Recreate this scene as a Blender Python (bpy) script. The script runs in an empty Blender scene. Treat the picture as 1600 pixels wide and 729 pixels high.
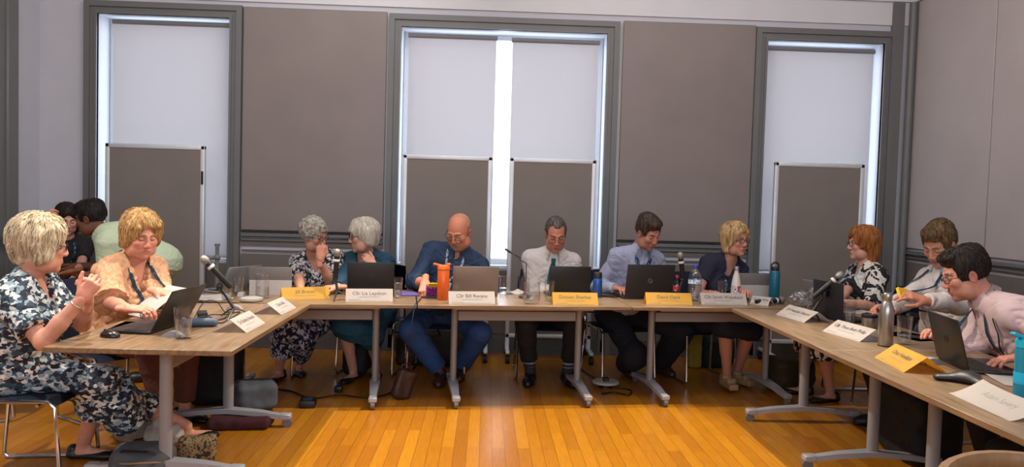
import bpy, bmesh, math
import numpy as np
from mathutils import Matrix, Vector, Euler
from mathutils.bvhtree import BVHTree

Q = 1.0   # detail scale of the sculpted surfaces
scene = bpy.context.scene
col = scene.collection
PI = math.pi
rng = np.random.default_rng(7)

# ------------------------------------------------------------------ camera geometry (used to measure the room from the photo)
CAM_H, FPX = 1.47, 1200.0
_yaw, _pit, _rol = math.radians(2.0), math.atan(51.5 / 1200), .0285
FV = np.array([math.sin(_yaw) * math.cos(_pit), math.cos(_yaw) * math.cos(_pit), -math.sin(_pit)])
_r0 = np.array([math.cos(_yaw), -math.sin(_yaw), 0.0]); _u0 = np.cross(_r0, FV)
RV = math.cos(_rol) * _r0 + math.sin(_rol) * _u0
UV = -math.sin(_rol) * _r0 + math.cos(_rol) * _u0
CV = np.array([0, 0, CAM_H])
def _ray(x, y): return FV + RV * (x - 800) / FPX - UV * (y - 364.5) / FPX
def onz(x, y, z=.737):
    d = _ray(x, y); return CV + d * ((z - CAM_H) / d[2])
def ony(x, y, Y):
    d = _ray(x, y); return CV + d * (Y / d[1])
def onx(x, y, X):
    d = _ray(x, y); return CV + d * (X / d[0])
TZ = .737          # table top height

# ------------------------------------------------------------------ materials
MATS = {}
def _nt(name):
    m = bpy.data.materials.new(name); m.use_nodes = True
    nt = m.node_tree
    b = nt.nodes['Principled BSDF']
    return m, nt, b
def lin(c):
    if isinstance(c, str):
        c = c.lstrip('#'); c = tuple(int(c[i:i + 2], 16) / 255 for i in (0, 2, 4))
    return tuple(((x / 12.92) if x <= .04045 else ((x + .055) / 1.055) ** 2.4) for x in c) + (1,)
def mat(name, c, rough=.5, metal=0, var=.08, scale=30, bump=0, bscale=None, spec=.5, coat=0, stretch=(1, 1, 1), **kw):
    """principled material whose colour wanders a little with procedural noise"""
    if name in MATS: return MATS[name]
    m, nt, b = _nt(name)
    N, L = nt.nodes, nt.links
    c = lin(c)
    tc = N.new('ShaderNodeTexCoord'); mp = N.new('ShaderNodeMapping'); mp.inputs['Scale'].default_value = stretch
    L.new(tc.outputs['Object'], mp.inputs['Vector'])
    nz = N.new('ShaderNodeTexNoise'); nz.inputs['Scale'].default_value = scale; nz.inputs['Detail'].default_value = 4
    L.new(mp.outputs[0], nz.inputs['Vector'])
    rp = N.new('ShaderNodeValToRGB')
    rp.color_ramp.elements[0].position = .3; rp.color_ramp.elements[1].position = .7
    rp.color_ramp.elements[0].color = tuple(x * (1 - var) for x in c[:3]) + (1,)
    rp.color_ramp.elements[1].color = tuple(min(1, x * (1 + var)) for x in c[:3]) + (1,)
    L.new(nz.outputs['Fac'], rp.inputs['Fac'])
    L.new(rp.outputs['Color'], b.inputs['Base Color'])
    b.inputs['Roughness'].default_value = rough; b.inputs['Metallic'].default_value = metal
    b.inputs['Specular IOR Level'].default_value = spec
    b.inputs['Coat Weight'].default_value = coat
    if coat: b.inputs['Coat Roughness'].default_value = kw.get('coat_rough', .03)
    if 'sheen' in kw: b.inputs['Sheen Weight'].default_value = kw['sheen']
    if bump:
        n2 = N.new('ShaderNodeTexNoise'); n2.inputs['Scale'].default_value = bscale or scale * 3
        L.new(mp.outputs[0], n2.inputs['Vector'])
        bp = N.new('ShaderNodeBump'); bp.inputs['Strength'].default_value = bump; bp.inputs['Distance'].default_value = .004
        L.new(n2.outputs['Fac'], bp.inputs['Height']); L.new(bp.outputs['Normal'], b.inputs['Normal'])
    MATS[name] = m
    return m
def glass_mat(name, tint=(1, 1, 1), refl=.12, rough=.02):
    """thin clear glass or plastic: mostly see-through with a fresnel gloss"""
    if name in MATS: return MATS[name]
    m, nt, b = _nt(name); N, L = nt.nodes, nt.links
    out = N['Material Output']; N.remove(b)
    tr = N.new('ShaderNodeBsdfTransparent'); tr.inputs[0].default_value = tuple(tint) + (1,)
    gl = N.new('ShaderNodeBsdfGlossy'); gl.inputs['Roughness'].default_value = rough
    lw = N.new('ShaderNodeLayerWeight'); lw.inputs['Blend'].default_value = .35
    nz = N.new('ShaderNodeTexNoise'); nz.inputs['Scale'].default_value = 60
    mr = N.new('ShaderNodeMapRange'); mr.inputs['To Min'].default_value = refl * .35; mr.inputs['To Max'].default_value = min(1, refl * 4)
    L.new(lw.outputs['Facing'], mr.inputs['Value'])
    mx = N.new('ShaderNodeMixShader'); L.new(mr.outputs[0], mx.inputs[0]); L.new(tr.outputs[0], mx.inputs[1]); L.new(gl.outputs[0], mx.inputs[2])
    L.new(mx.outputs[0], out.inputs['Surface'])
    MATS[name] = m
    return m
def pattern_mat(name, cols, scale=30, stretch=(1, 1, 1), warp=.6, kind='voronoi', pos=(.25, .45, .7), rough=.75):
    """printed cloth: blotches of several colours from warped voronoi or noise"""
    if name in MATS: return MATS[name]
    m, nt, b = _nt(name); N, L = nt.nodes, nt.links
    tc = N.new('ShaderNodeTexCoord'); mp = N.new('ShaderNodeMapping'); mp.inputs['Scale'].default_value = stretch
    L.new(tc.outputs['Object'], mp.inputs['Vector'])
    nz = N.new('ShaderNodeTexNoise'); nz.inputs['Scale'].default_value = scale * .8; nz.inputs['Detail'].default_value = 2
    L.new(mp.outputs[0], nz.inputs['Vector'])
    vm = N.new('ShaderNodeVectorMath'); vm.operation = 'SCALE'; vm.inputs['Scale'].default_value = warp / scale * 2
    L.new(nz.outputs['Color'], vm.inputs[0])
    va = N.new('ShaderNodeVectorMath'); va.operation = 'ADD'
    L.new(mp.outputs[0], va.inputs[0]); L.new(vm.outputs[0], va.inputs[1])
    if kind == 'voronoi':
        t = N.new('ShaderNodeTexVoronoi'); t.inputs['Scale'].default_value = scale
        L.new(va.outputs[0], t.inputs['Vector']); o = t.outputs['Distance']
    elif kind == 'cells':
        t = N.new('ShaderNodeTexVoronoi'); t.inputs['Scale'].default_value = scale
        L.new(va.outputs[0], t.inputs['Vector'])
        sp = N.new('ShaderNodeSeparateColor'); L.new(t.outputs['Color'], sp.inputs[0]); o = sp.outputs[0]
    else:
        t = N.new('ShaderNodeTexNoise'); t.inputs['Scale'].default_value = scale; t.inputs['Detail'].default_value = 1.5
        L.new(va.outputs[0], t.inputs['Vector']); o = t.outputs['Fac']
    rp = N.new('ShaderNodeValToRGB'); rp.color_ramp.interpolation = 'CONSTANT'
    e = rp.color_ramp.elements
    while len(e) < len(cols): e.new(.5)
    ps = [0] + list(pos)
    for i, c in enumerate(cols):
        e[i].position = ps[i]; e[i].color = lin(c)
    L.new(o, rp.inputs['Fac']); L.new(rp.outputs['Color'], b.inputs['Base Color'])
    b.inputs['Roughness'].default_value = rough
    MATS[name] = m
    return m

# ------------------------------------------------------------------ mesh building
class G:
    """collects shapes in one bmesh"""
    def __init__(s): s.bm = bmesh.new()
    def _add(s, vs, M, fn=None):
        if M is not None: bmesh.ops.transform(s.bm, matrix=M, verts=vs)
    def box(s, size, loc=(0, 0, 0), rot=(0, 0, 0), bev=0, seg=1, M=None):
        r = bmesh.ops.create_cube(s.bm, size=1); vs = r['verts']
        bmesh.ops.scale(s.bm, vec=Vector(size), verts=vs)
        if bev:
            es = list({e for v in vs for e in v.link_edges})
            r2 = bmesh.ops.bevel(s.bm, geom=es, offset=bev, segments=seg, affect='EDGES', profile=.5, clamp_overlap=True)
            vs = list({v for f in r2['faces'] for v in f.verts} | {v for v in vs if v.is_valid})
            st, todo = set(vs), list(vs)
            while todo:
                v = todo.pop()
                for e in v.link_edges:
                    w = e.other_vert(v)
                    if w not in st: st.add(w); todo.append(w)
            vs = list(st)
        T = Matrix.Translation(loc) @ Euler(rot).to_matrix().to_4x4()
        if M is not None: T = M @ T
        bmesh.ops.transform(s.bm, matrix=T, verts=vs)
        return s
    def tube(s, pts, r, seg=8, closed=False, caps=True, flat=1.0):
        pts = [Vector(p) for p in pts]; n = len(pts)
        rs = r if hasattr(r, '__len__') else [r] * n
        rings = []; prev = None
        for i, p in enumerate(pts):
            a = pts[(i - 1) % n] if (closed or i > 0) else pts[i]
            b = pts[(i + 1) % n] if (closed or i < n - 1) else pts[i]
            t = (b - a).normalized()
            if prev is None:
                up = Vector((0, 0, 1)) if abs(t.z) < .9 else Vector((1, 0, 0))
                x = t.cross(up).normalized()
            else:
                x = (prev - t * prev.dot(t))
                x = x.normalized() if x.length > 1e-6 else t.orthogonal().normalized()
            prev = x; y = t.cross(x)
            rings.append([s.bm.verts.new(p + (x * math.cos(2 * PI * k / seg) + y * math.sin(2 * PI * k / seg) * flat) * rs[i]) for k in range(seg)])
        m = n if closed else n - 1
        for i in range(m):
            A, B = rings[i], rings[(i + 1) % n]
            for k in range(seg):
                s.bm.faces.new((A[k], A[(k + 1) % seg], B[(k + 1) % seg], B[k]))
        if caps and not closed:
            s.bm.faces.new(rings[0][::-1]); s.bm.faces.new(rings[-1])
        return s
    def cyl(s, p0, p1, r0, r1=None, seg=16): return s.tube([p0, p1], [r0, r0 if r1 is None else r1], seg)
    def lathe(s, prof, seg=24, M=None):
        """profile of (r, z) turned about z; r=0 closes"""
        rings = []; vs = []
        for r, z in prof:
            if r < 1e-6:
                v = s.bm.verts.new((0, 0, z)); rings.append([v]); vs.append(v)
            else:
                q = [s.bm.verts.new((r * math.cos(2 * PI * k / seg), r * math.sin(2 * PI * k / seg), z)) for k in range(seg)]
                rings.append(q); vs += q
        for A, B in zip(rings, rings[1:]):
            for k in range(seg):
                k2 = (k + 1) % seg
                if len(A) == 1 and len(B) == 1: continue
                if len(A) == 1: s.bm.faces.new((A[0], B[k2], B[k]))
                elif len(B) == 1: s.bm.faces.new((A[k], A[k2], B[0]))
                else: s.bm.faces.new((A[k], A[k2], B[k2], B[k]))
        if M is not None: bmesh.ops.transform(s.bm, matrix=M, verts=vs)
        return s
    def prism(s, poly, z0, z1, M=None):
        a = [s.bm.verts.new((x, y, z0)) for x, y in poly]; b = [s.bm.verts.new((x, y, z1)) for x, y in poly]
        n = len(poly)
        s.bm.faces.new(a[::-1]); s.bm.faces.new(b)
        for i in range(n): s.bm.faces.new((a[i], a[(i + 1) % n], b[(i + 1) % n], b[i]))
        if M is not None: bmesh.ops.transform(s.bm, matrix=M, verts=a + b)
        return s
    def sheet(s, rows, thick=0):
        """grid of points -> surface (optionally given a thickness)"""
        g = [[s.bm.verts.new(p) for p in r] for r in rows]
        fs = []
        for i in range(len(g) - 1):
            for j in range(len(g[0]) - 1):
                fs.append(s.bm.faces.new((g[i][j], g[i][j + 1], g[i + 1][j + 1], g[i + 1][j])))
        if thick: bmesh.ops.solidify(s.bm, geom=fs, thickness=thick)
        return s
    def ball(s, c, r, scl=(1, 1, 1), u=16, v=10, M=None):
        q = bmesh.ops.create_uvsphere(s.bm, u_segments=u, v_segments=v, radius=r)['verts']
        bmesh.ops.scale(s.bm, vec=Vector(scl), verts=q)
        T = Matrix.Translation(c)
        if M is not None: T = M @ T
        bmesh.ops.transform(s.bm, matrix=T, verts=q)
        return s
    def mesh(s, name, angle=40):
        bmesh.ops.recalc_face_normals(s.bm, faces=s.bm.faces[:])
        me = bpy.data.meshes.new(name); s.bm.to_mesh(me); s.bm.free()
        if angle:
            me.shade_smooth(); me.set_sharp_from_angle(angle=math.radians(angle))
        return me

def props(o, label=None, cat=None, group=None, kind=None):
    if label: o['label'] = label
    if cat: o['category'] = cat
    if group: o['group'] = group
    if kind: o['kind'] = kind
    return o
def obj(name, g, m, parent=None, label=None, cat=None, group=None, kind=None, loc=None, rz=0, angle=40):
    me = g.mesh(name, angle) if isinstance(g, G) else g
    o = bpy.data.objects.new(name, me); col.objects.link(o)
    if m is not None and not me.materials: me.materials.append(m)
    if parent is not None: o.parent = parent
    if loc is not None: o.location = loc
    if rz: o.rotation_euler = (0, 0, rz)
    return props(o, label, cat, group, kind)
def thing(name, label, cat, loc=(0, 0, 0), rz=0, group=None):
    o = bpy.data.objects.new(name, None); col.objects.link(o); o.empty_display_size = .05
    o.location = loc; o.rotation_euler = (0, 0, rz)
    return props(o, label, cat, group)
def kids(o): return [c for c in bpy.data.objects if c.parent == o]
def dup(o, loc, rz, label=None, group=None):
    r = o.copy(); col.objects.link(r); r.location = loc; r.rotation_euler = (0, 0, rz)
    if label: r['label'] = label
    if group: r['group'] = group
    for ch in kids(o):
        c = ch.copy(); col.objects.link(c); c.parent = r
        for g in kids(ch):
            d = g.copy(); col.objects.link(d); d.parent = c
    return r
def text_mesh(txt, size, align='CENTER'):
    cu = bpy.data.curves.new('lettering', 'FONT'); cu.body = txt; cu.size = size
    cu.align_x = align; cu.align_y = 'CENTER'; cu.resolution_u = 2
    t = bpy.data.objects.new('lettering', cu); col.objects.link(t)
    dg = bpy.context.evaluated_depsgraph_get()
    me = bpy.data.meshes.new_from_object(t.evaluated_get(dg))
    bpy.data.objects.remove(t); bpy.data.curves.remove(cu)
    return me
# ------------------------------------------------------------------ the room
XL, XR, YB, YF, ZC = -4.2, 4.12, 7.38, -2.6, 4.3
m_wall = mat('painted_wall', '#c2c3cc', .8, var=.03, scale=3)
m_frieze = mat('painted_frieze', '#d4d4da', .8, var=.03, scale=3)
m_trim = mat('grey_woodwork', '#6b6c6c', .45, var=.04, scale=6)
m_trim2 = mat('grey_woodwork_dark', '#5a5a59', .5, var=.04, scale=6)
m_panel = mat('fabric_panel', '#857b78', .38, var=.05, scale=2.5, bump=.05, bscale=700, spec=.35)
m_panelr = mat('fabric_panel_pale', '#b5adab', .7, var=.04, scale=2.5, bump=.06, bscale=700)
m_dado = mat('dado_paint', '#6f6863', .5, var=.05, scale=5)
m_gap_shade = mat('painted_gap_shade', '#1f1e1e', .8)  # near-black colour standing in for the shade under the wall panels
m_ceil = mat('ceiling_paint', '#c9c8c6', .9, var=.02, scale=3)

# wood strip floor
def floor_mat():
    m, nt, b = _nt('oak_strip_floor'); N, L = nt.nodes, nt.links
    tc = N.new('ShaderNodeTexCoord'); mp = N.new('ShaderNodeMapping'); mp.inputs['Rotation'].default_value = (0, 0, PI / 2)
    L.new(tc.outputs['Object'], mp.inputs['Vector'])
    br = N.new('ShaderNodeTexBrick'); br.inputs['Scale'].default_value = 1
    br.offset = .37; br.inputs['Brick Width'].default_value = .9; br.inputs['Row Height'].default_value = .075
    br.inputs['Mortar Size'].default_value = .0012; br.inputs['Bias'].default_value = 0
    br.inputs['Color1'].default_value = (0, 0, 0, 1); br.inputs['Color2'].default_value = (1, 1, 1, 1); br.inputs['Mortar'].default_value = (.0, .0, .0, 1)
    L.new(mp.outputs[0], br.inputs['Vector'])
    gr = N.new('ShaderNodeMapping'); gr.inputs['Scale'].default_value = (30, 2.2, 1)
    L.new(tc.outputs['Object'], gr.inputs['Vector'])
    nz = N.new('ShaderNodeTexNoise'); nz.inputs['Scale'].default_value = 3; nz.inputs['Detail'].default_value = 6
    L.new(gr.outputs[0], nz.inputs['Vector'])
    big = N.new('ShaderNodeTexNoise'); big.inputs['Scale'].default_value = 1.3
    L.new(tc.outputs['Object'], big.inputs['Vector'])
    rp = N.new('ShaderNodeValToRGB'); e = rp.color_ramp.elements
    e[0].color = lin('#a06212'); e[0].position = 0; e[1].color = lin('#ba7c18'); e[1].position = 1
    L.new(br.outputs['Color'], rp.inputs['Fac'])
    rg = N.new('ShaderNodeValToRGB'); e = rg.color_ramp.elements
    e[0].color = (.8, .76, .7, 1); e[0].position = .3; e[1].color = (1.12, 1.12, 1.12, 1); e[1].position = .72
    L.new(nz.outputs['Fac'], rg.inputs['Fac'])
    mx = N.new('ShaderNodeMix'); mx.data_type = 'RGBA'; mx.blend_type = 'MULTIPLY'; mx.inputs['Factor'].default_value = .75
    L.new(rp.outputs['Color'], mx.inputs['A']); L.new(rg.outputs['Color'], mx.inputs['B'])
    mo = N.new('ShaderNodeMix'); mo.data_type = 'RGBA'; mo.inputs['B'].default_value = lin('#5a370f')
    L.new(br.outputs['Fac'], mo.inputs['Factor']); L.new(mx.outputs['Result'], mo.inputs['A'])
    L.new(mo.outputs['Result'], b.inputs['Base Color'])
    b.inputs['Roughness'].default_value = .32; b.inputs['Coat Weight'].default_value = .15; b.inputs['Coat Roughness'].default_value = .2
    return m
S = dict(kind='structure')
obj('floor', G().box((XR - XL + .4, YB - YF + .4, .1), ((XL + XR) / 2, (YB + YF) / 2, -.05)), floor_mat(), **S)
obj('ceiling', G().box((XR - XL + .4, YB - YF + .4, .1), ((XL + XR) / 2, (YB + YF) / 2, ZC + .05)), m_ceil, **S)

# window openings in the back wall (inner edges x0,x1; z0,z1)
WINS = [(-3.66, -2.44, .82, 3.10), (-.84, 1.115, .82, 3.08), (2.66, 3.80, .82, 3.08)]
g = G()
def wallbox(x0, x1, z0, z1): g.box((x1 - x0, .3, z1 - z0), ((x0 + x1) / 2, YB + .15, (z0 + z1) / 2))
xs = [XL - .3] + [v for w in WINS for v in w[:2]] + [XR + .3]
for i in range(0, len(xs), 2): wallbox(xs[i], xs[i + 1], 0, ZC)
for x0, x1, z0, z1 in WINS:
    wallbox(x0, x1, 0, z0); wallbox(x0, x1, z1, ZC)
obj('wall_back', g, m_wall, **S)
obj('wall_left', G().box((.3, YB - YF + .6, ZC), (XL - .15, (YB + YF) / 2, ZC / 2)), m_wall, **S)
obj('wall_right', G().box((.3, YB - YF + .6, ZC), (XR + .15, (YB + YF) / 2, ZC / 2)), m_wall, **S)
obj('wall_front', G().box((XR - XL + .6, .3, ZC), ((XL + XR) / 2, YF - .15, ZC / 2)), m_wall, **S)

n_trim = [0]
def trim(g, m, name=None):
    n_trim[0] += 1
    return obj(name or 'trim_%d' % n_trim[0], g, m, **S)
m_pane = glass_mat('window_glass', (.96, .98, 1), .08)
m_sash = mat('white_sash', '#c9ccd2', .5, var=.02)
for i, (x0, x1, z0, z1) in enumerate(WINS):
    xc, w = (x0 + x1) / 2, x1 - x0
    fr = G()
    FW = .115
    for a, wd, pr_ in ((0, FW, .030), (FW * .55, FW * .45, .050), (0, .022, .042)):   # stepped architrave
        lo, hi = a, a + wd
        for sx in (-1, 1):
            xe = x0 if sx < 0 else x1
            fr.box((wd, pr_, z1 + hi), (xe + sx * (lo + wd / 2), YB - pr_ / 2, (z1 + hi) / 2))
        fr.box((w + 2 * lo, pr_, wd), (xc, YB - pr_ / 2, z1 + lo + wd / 2))
    wn = obj('window_%d' % (i + 1), fr, m_trim, **S)
    r = G()          # sash bars deep in the reveal
    yb = YB + .24
    for xx in ([x0 + .03, x1 - .03] + []): r.box((.05, .05, z1 - z0), (xx, yb, (z0 + z1) / 2))
    for zz in (z0 + .04, z1 - .02): r.box((w, .04, .06), (xc, yb, zz))
    obj('window_sash', r, m_sash, parent=wn)
    obj('window_pane', G().box((w, .006, z1 - z0), (xc, yb, (z0 + z1) / 2)), m_pane, parent=wn)
    obj('window_sill', G().box((w + .06, .17, .03), (xc, YB + .13, z0 + .0)), m_sash, parent=wn)
    # panelling below the window
    trim(G().box((w, .03, z0 - .2), (xc, YB - .015, (z0 - .2) / 2 + .18), bev=.006), m_dado)

# wall panels between the windows
for x0, x1 in ((-2.315, -.975), (1.265, 2.545)):
    g = G().box((x1 - x0, .03, 2.09), ((x0 + x1) / 2, YB - .015, 1.12 + 1.045), bev=.006)
    trim(g, m_panel, 'wall_panel.%03d' % n_trim[0])
    trim(G().box((x1 - x0, .034, .014), ((x0 + x1) / 2, YB - .017, 1.108)), m_gap_shade)  # solid dark strip painted as the shadow line, no real recess
    g = G().box((x1 - x0, .05, .035), ((x0 + x1) / 2, YB - .025, 1.075), bev=.008).box((x1 - x0, .035, .03), ((x0 + x1) / 2, YB - .017, 1.03), bev=.008)
    trim(g, m_trim)
    g = G().box((x1 - x0, .02, .05), ((x0 + x1) / 2, YB - .01, 1.0)).box((x1 - x0 - .02, .03, .012), ((x0 + x1) / 2, YB - .012, .93)).box((x1 - x0, .02, .75), ((x0 + x1) / 2, YB - .01, .52), bev=.004)
    trim(g, m_dado)
# frieze above, picture rail and cornice
trim(G().box((XR - XL, .02, .26), ((XL + XR) / 2, YB - .01, 3.39)), m_frieze)
g = G()
for z, d, h in ((3.50, .05, .04), (3.55, .09, .05), (3.61, .14, .06)): g.box((XR - XL, d, h), ((XL + XR) / 2, YB - d / 2, z))
trim(g, m_frieze)
# skirting
trim(G().box((XR - XL, .03, .16), ((XL + XR) / 2, YB - .015, .08), bev=.006).box((XR - XL, .045, .03), ((XL + XR) / 2, YB - .022, .015)), m_trim2, 'baseboard_back')
# right wall: pale fabric panels with dark joints, dado rail
ys = [7.33, 6.15, 4.9, 3.65, 2.4, 1.15]
for a, b_ in zip(ys, ys[1:]):
    trim(G().box((.03, a - b_ - .012, 2.36), (XR - .015, (a + b_) / 2, 1.12 + 1.18), bev=.005), m_panelr, 'wall_panel.%03d' % n_trim[0])
g = G().box((.05, 7.5, .035), (XR - .025, YB - 3.75, 1.075), bev=.008).box((.035, 7.5, .03), (XR - .017, YB - 3.75, 1.03), bev=.008)
trim(g, m_trim)
trim(G().box((.02, 7.5, .85), (XR - .01, YB - 3.75, .56)).box((.03, 7.5, .13), (XR - .015, YB - 3.75, .065)), m_dado)
g = G()
for z, d, h in ((3.50, .05, .04), (3.55, .09, .05), (3.61, .14, .06)): g.box((d, 9, h), (XR - d / 2, YB - 4.5, z))
trim(g, m_frieze)
# corner pipe boxing and rounded pipe on the right
g = G().cyl((XR - .075, YB - .07, 0), (XR - .075, YB - .07, 3.47), .036, seg=20).box((.11, .05, 3.47), (XR - .20, YB - .02, 1.735))
trim(g, m_trim)
# left wall: grey door frame standing out
trim(G().box((.07, .16, 3.6), (XL + .035, 6.87, 1.8), bev=.01).box((.05, .9, 3.6), (XL + .02, 6.36, 1.8)), m_trim)
trim(G().box((.04, .5, .035), (XL + .02, 7.13, 1.075)).box((.6, .04, .035), (XL + .3, YB - .02, 1.075)), m_trim)
obj('wall_thermostat', G().box((.03, .075, .1), (0, 0, 0), bev=.008, seg=2).box((.01, .03, .03), (.018, .01, .02), bev=.003), mat('white_plastic', '#d7d7d5', .4, var=.02), loc=onx(11, 372, XL + .09 + .015),
    label='small white thermostat box on the grey door frame at the far left', cat='thermostat')  # wall thermostat, a plain white box with a raised lens

# roller blinds
def blind_mat():
    m, nt, b = _nt('blind_fabric'); N, L = nt.nodes, nt.links
    out = N['Material Output']
    wv = N.new('ShaderNodeTexNoise'); wv.inputs['Scale'].default_value = 500
    tc = N.new('ShaderNodeTexCoord'); L.new(tc.outputs['Object'], wv.inputs['Vector'])
    rp = N.new('ShaderNodeValToRGB'); rp.color_ramp.elements[0].color = lin('#cac7c9'); rp.color_ramp.elements[1].color = lin('#d5d2d5')
    L.new(wv.outputs['Fac'], rp.inputs['Fac'])
    tl = N.new('ShaderNodeBsdfTranslucent'); df = N.new('ShaderNodeBsdfDiffuse')
    L.new(rp.outputs['Color'], tl.inputs[0]); L.new(rp.outputs['Color'], df.inputs[0])
    mx = N.new('ShaderNodeMixShader'); mx.inputs[0].default_value = .45
    L.new(df.outputs[0], mx.inputs[1]); L.new(tl.outputs[0], mx.inputs[2]); L.new(mx.outputs[0], out.inputs['Surface'])
    N.remove(b)
    return m
m_blind = blind_mat()
m_alu = mat('satin_aluminium', '#d2d5db', .35, .3, var=.04, scale=12)
m_tube = mat('roller_tube', '#7d7f83', .5, var=.03)
def blind(x0, x1, ztop, zbot, label):
    t = thing('roller_blind', label, 'blind', ((x0 + x1) / 2, YB + .05, ztop), group='roller blinds in the windows')
    w = x1 - x0
    obj('fabric', G().box((w, .002, ztop - zbot), (0, .02, -(ztop - zbot) / 2)), m_blind, t)
    obj('roller', G().cyl((-w / 2 - .01, .025, .0), (w / 2 + .01, .025, .0), .024), m_tube, t)
    obj('bottom_bar', G().box((w, .012, .022), (0, .02, -(ztop - zbot)), bev=.003), m_blind, t)
    return t
blind(-3.555, -2.465, 3.05, .85, 'tall pale roller blind lit from behind in the left window')
blind(-.775, .06, 3.02, .85, 'left pale roller blind of the pair in the middle window')
blind(.215, 1.045, 3.01, .85, 'right pale roller blind of the pair in the middle window')
blind(2.70, 3.745, 3.02, .85, 'pale roller blind lit from behind in the right hand window')

# wheeled display boards in front of the windows
m_board = mat('board_felt', '#7d7570', .8, var=.05, scale=3, bump=.06, bscale=600)
m_black = mat('black_plastic', '#141416', .45, var=.1)
m_rubber = mat('black_rubber', '#19191b', .7, var=.1)
def board(x0, x1, zt, Y, label, clip=False):
    w = x1 - x0; z0 = .2
    t = thing('display_board', label, 'display board', ((x0 + x1) / 2, Y, 0), group='wheeled display boards under the windows')
    obj('panel', G().box((w - .06, .03, zt - z0 - .06), (0, 0, (zt + z0) / 2), bev=.004), m_board, t)
    f = G()
    for sx in (-1, 1): f.box((.04, .045, zt - z0), (sx * (w / 2 - .02), 0, (zt + z0) / 2), bev=.008, seg=2)
    f.box((w, .045, .04), (0, 0, zt - .02), bev=.008, seg=2).box((w, .045, .04), (0, 0, z0 + .02), bev=.008, seg=2)
    obj('frame', f, m_alu, t)
    for sx in (-1, 1):
        x = sx * (w / 2 - .02)
        ft = obj('foot', G().box((.04, .5, .03), (x, 0, .1), bev=.008).box((.035, .03, .14), (x, 0, .17)), m_alu, t)
        for sy in (-1, 1):
            obj('caster', G().cyl((x - .018, sy * .22, .035), (x + .018, sy * .22, .035), .035).box((.02, .03, .06), (x, sy * .21, .065)), m_rubber, ft)
    if clip: obj('clip', G().box((.02, .012, .12), (w / 2 - .02, -.026, zt - .29), bev=.003), m_black, t)
    return t
board(-3.45, -2.56, 1.885, 7.10, 'grey display board with black clip on its frame, left window', True)
board(-.77, .05, 1.865, 7.10, 'grey display board behind the bald man, middle window')
board(.21, 1.01, 1.865, 7.10, 'grey display board behind the man in the teal tie')
board(2.68, 3.53, 1.90, 7.10, 'grey display board in the right hand window behind the auburn haired woman')

# ------------------------------------------------------------------ folding tables
def wood_top_mat():
    m, nt, b = _nt('grey_oak_laminate'); N, L = nt.nodes, nt.links
    tc = N.new('ShaderNodeTexCoord'); mp = N.new('ShaderNodeMapping'); mp.inputs['Scale'].default_value = (1.2, 14, 14)
    L.new(tc.outputs['Object'], mp.inputs['Vector'])
    nz = N.new('ShaderNodeTexNoise'); nz.inputs['Scale'].default_value = 3.2; nz.inputs['Detail'].default_value = 6; nz.inputs['Distortion'].default_value = .7
    L.new(mp.outputs[0], nz.inputs['Vector'])
    rp = N.new('ShaderNodeValToRGB'); e = rp.color_ramp.elements
    e[0].position = .28; e[0].color = lin('#664f3c'); e[1].position = .74; e[1].color = lin('#8f7659')
    L.new(nz.outputs['Fac'], rp.inputs['Fac']); L.new(rp.outputs['Color'], b.inputs['Base Color'])
    b.inputs['Roughness'].default_value = .34
    return m
m_top = wood_top_mat()
m_edge = mat('table_edge', '#8d7257', .5, var=.12, scale=14, stretch=(1, 14, 14))
m_leg = mat('silver_leg', '#8d8f94', .5, .1, var=.04, scale=10)
m_leg2 = mat('silver_foot', '#a2a4ac', .45, .1, var=.04, scale=10)
m_castergrey = mat('grey_caster', '#6d6d70', .5, var=.06)
TD = .86
def table(cx, cy, rz, L, label, legs=None):
    """flip-top folding table, long side along local x"""
    t = thing('folding_table', label, 'table', (cx, cy, 0), rz, 'folding meeting tables set in a horseshoe')
    obj('table_top', G().box((L - .004, TD, .026), (0, 0, TZ - .013), bev=.003), m_top, t)
    u = legs if legs else .475
    for sx in (-1, 1):
        x = sx * u
        lg = obj('leg', G().tube([(x, 0, .08), (x, 0, TZ - .03)], .033, 16, flat=.75), m_leg, t)
        # foot bar, arched a little, slimmer to the ends
        f = G()
        prof = [(-.37, .075), (-.2, .1), (0, .115), (.2, .1), (.37, .075)]
        rows = []
        for y, z in prof:
            w = .022 + .016 * (1 - abs(y) / .37)
            rows.append([(x - w, y, z), (x + w, y, z), (x + w, y, z - .03), (x - w, y, z - .03), (x - w, y, z)])
        f.sheet(rows).box((.058, .07, .035), (x, -.36, .068), bev=.006).box((.058, .07, .035), (x, .36, .068), bev=.006)
        fo = obj('foot', f, m_leg2, t)
        for sy in (-1, 1):
            c = obj('caster', G().cyl((x - .014, sy * .37, .03), (x + .014, sy * .37, .03), .03, seg=20).box((.036, .03, .03), (x, sy * .36, .055), bev=.006), m_castergrey, fo)
        obj('hinge', G().cyl((x - .02, -.03, TZ - .03), (x + .02, -.03, TZ - .03), .06, seg=20).box((.05, .5, .022), (x, 0, TZ - .037)), m_leg, t)
    obj('cross_rail', G().box((2 * u - .05, .035, .075), (0, 0, TZ - .135), bev=.006), m_leg, t)
    obj('top_rail', G().box((2 * u + .07, .02, .022), (0, -TD / 2 + .12, TZ - .038), bev=.003), m_leg2, t)
    return t
BA = math.atan2(5.50 - 5.185, 1.81 + 1.14)           # the back row stands a little askew
bu, bv = np.array([math.cos(BA), math.sin(BA)]), np.array([-math.sin(BA), math.cos(BA)])
def brow(X):                                         # point of the back row's front edge
    return np.array([X, 5.185 + (X + 1.14) * math.tan(BA)])
def back_table(x0, x1, label, legs=None):
    a, b_ = brow(x0), brow(x1); c = (a + b_) / 2 + bv * TD / 2
    return table(c[0], c[1], BA, np.linalg.norm(b_ - a), label, legs)
back_table(-1.97, -.455, 'folding table at the left end of the back row')
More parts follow.
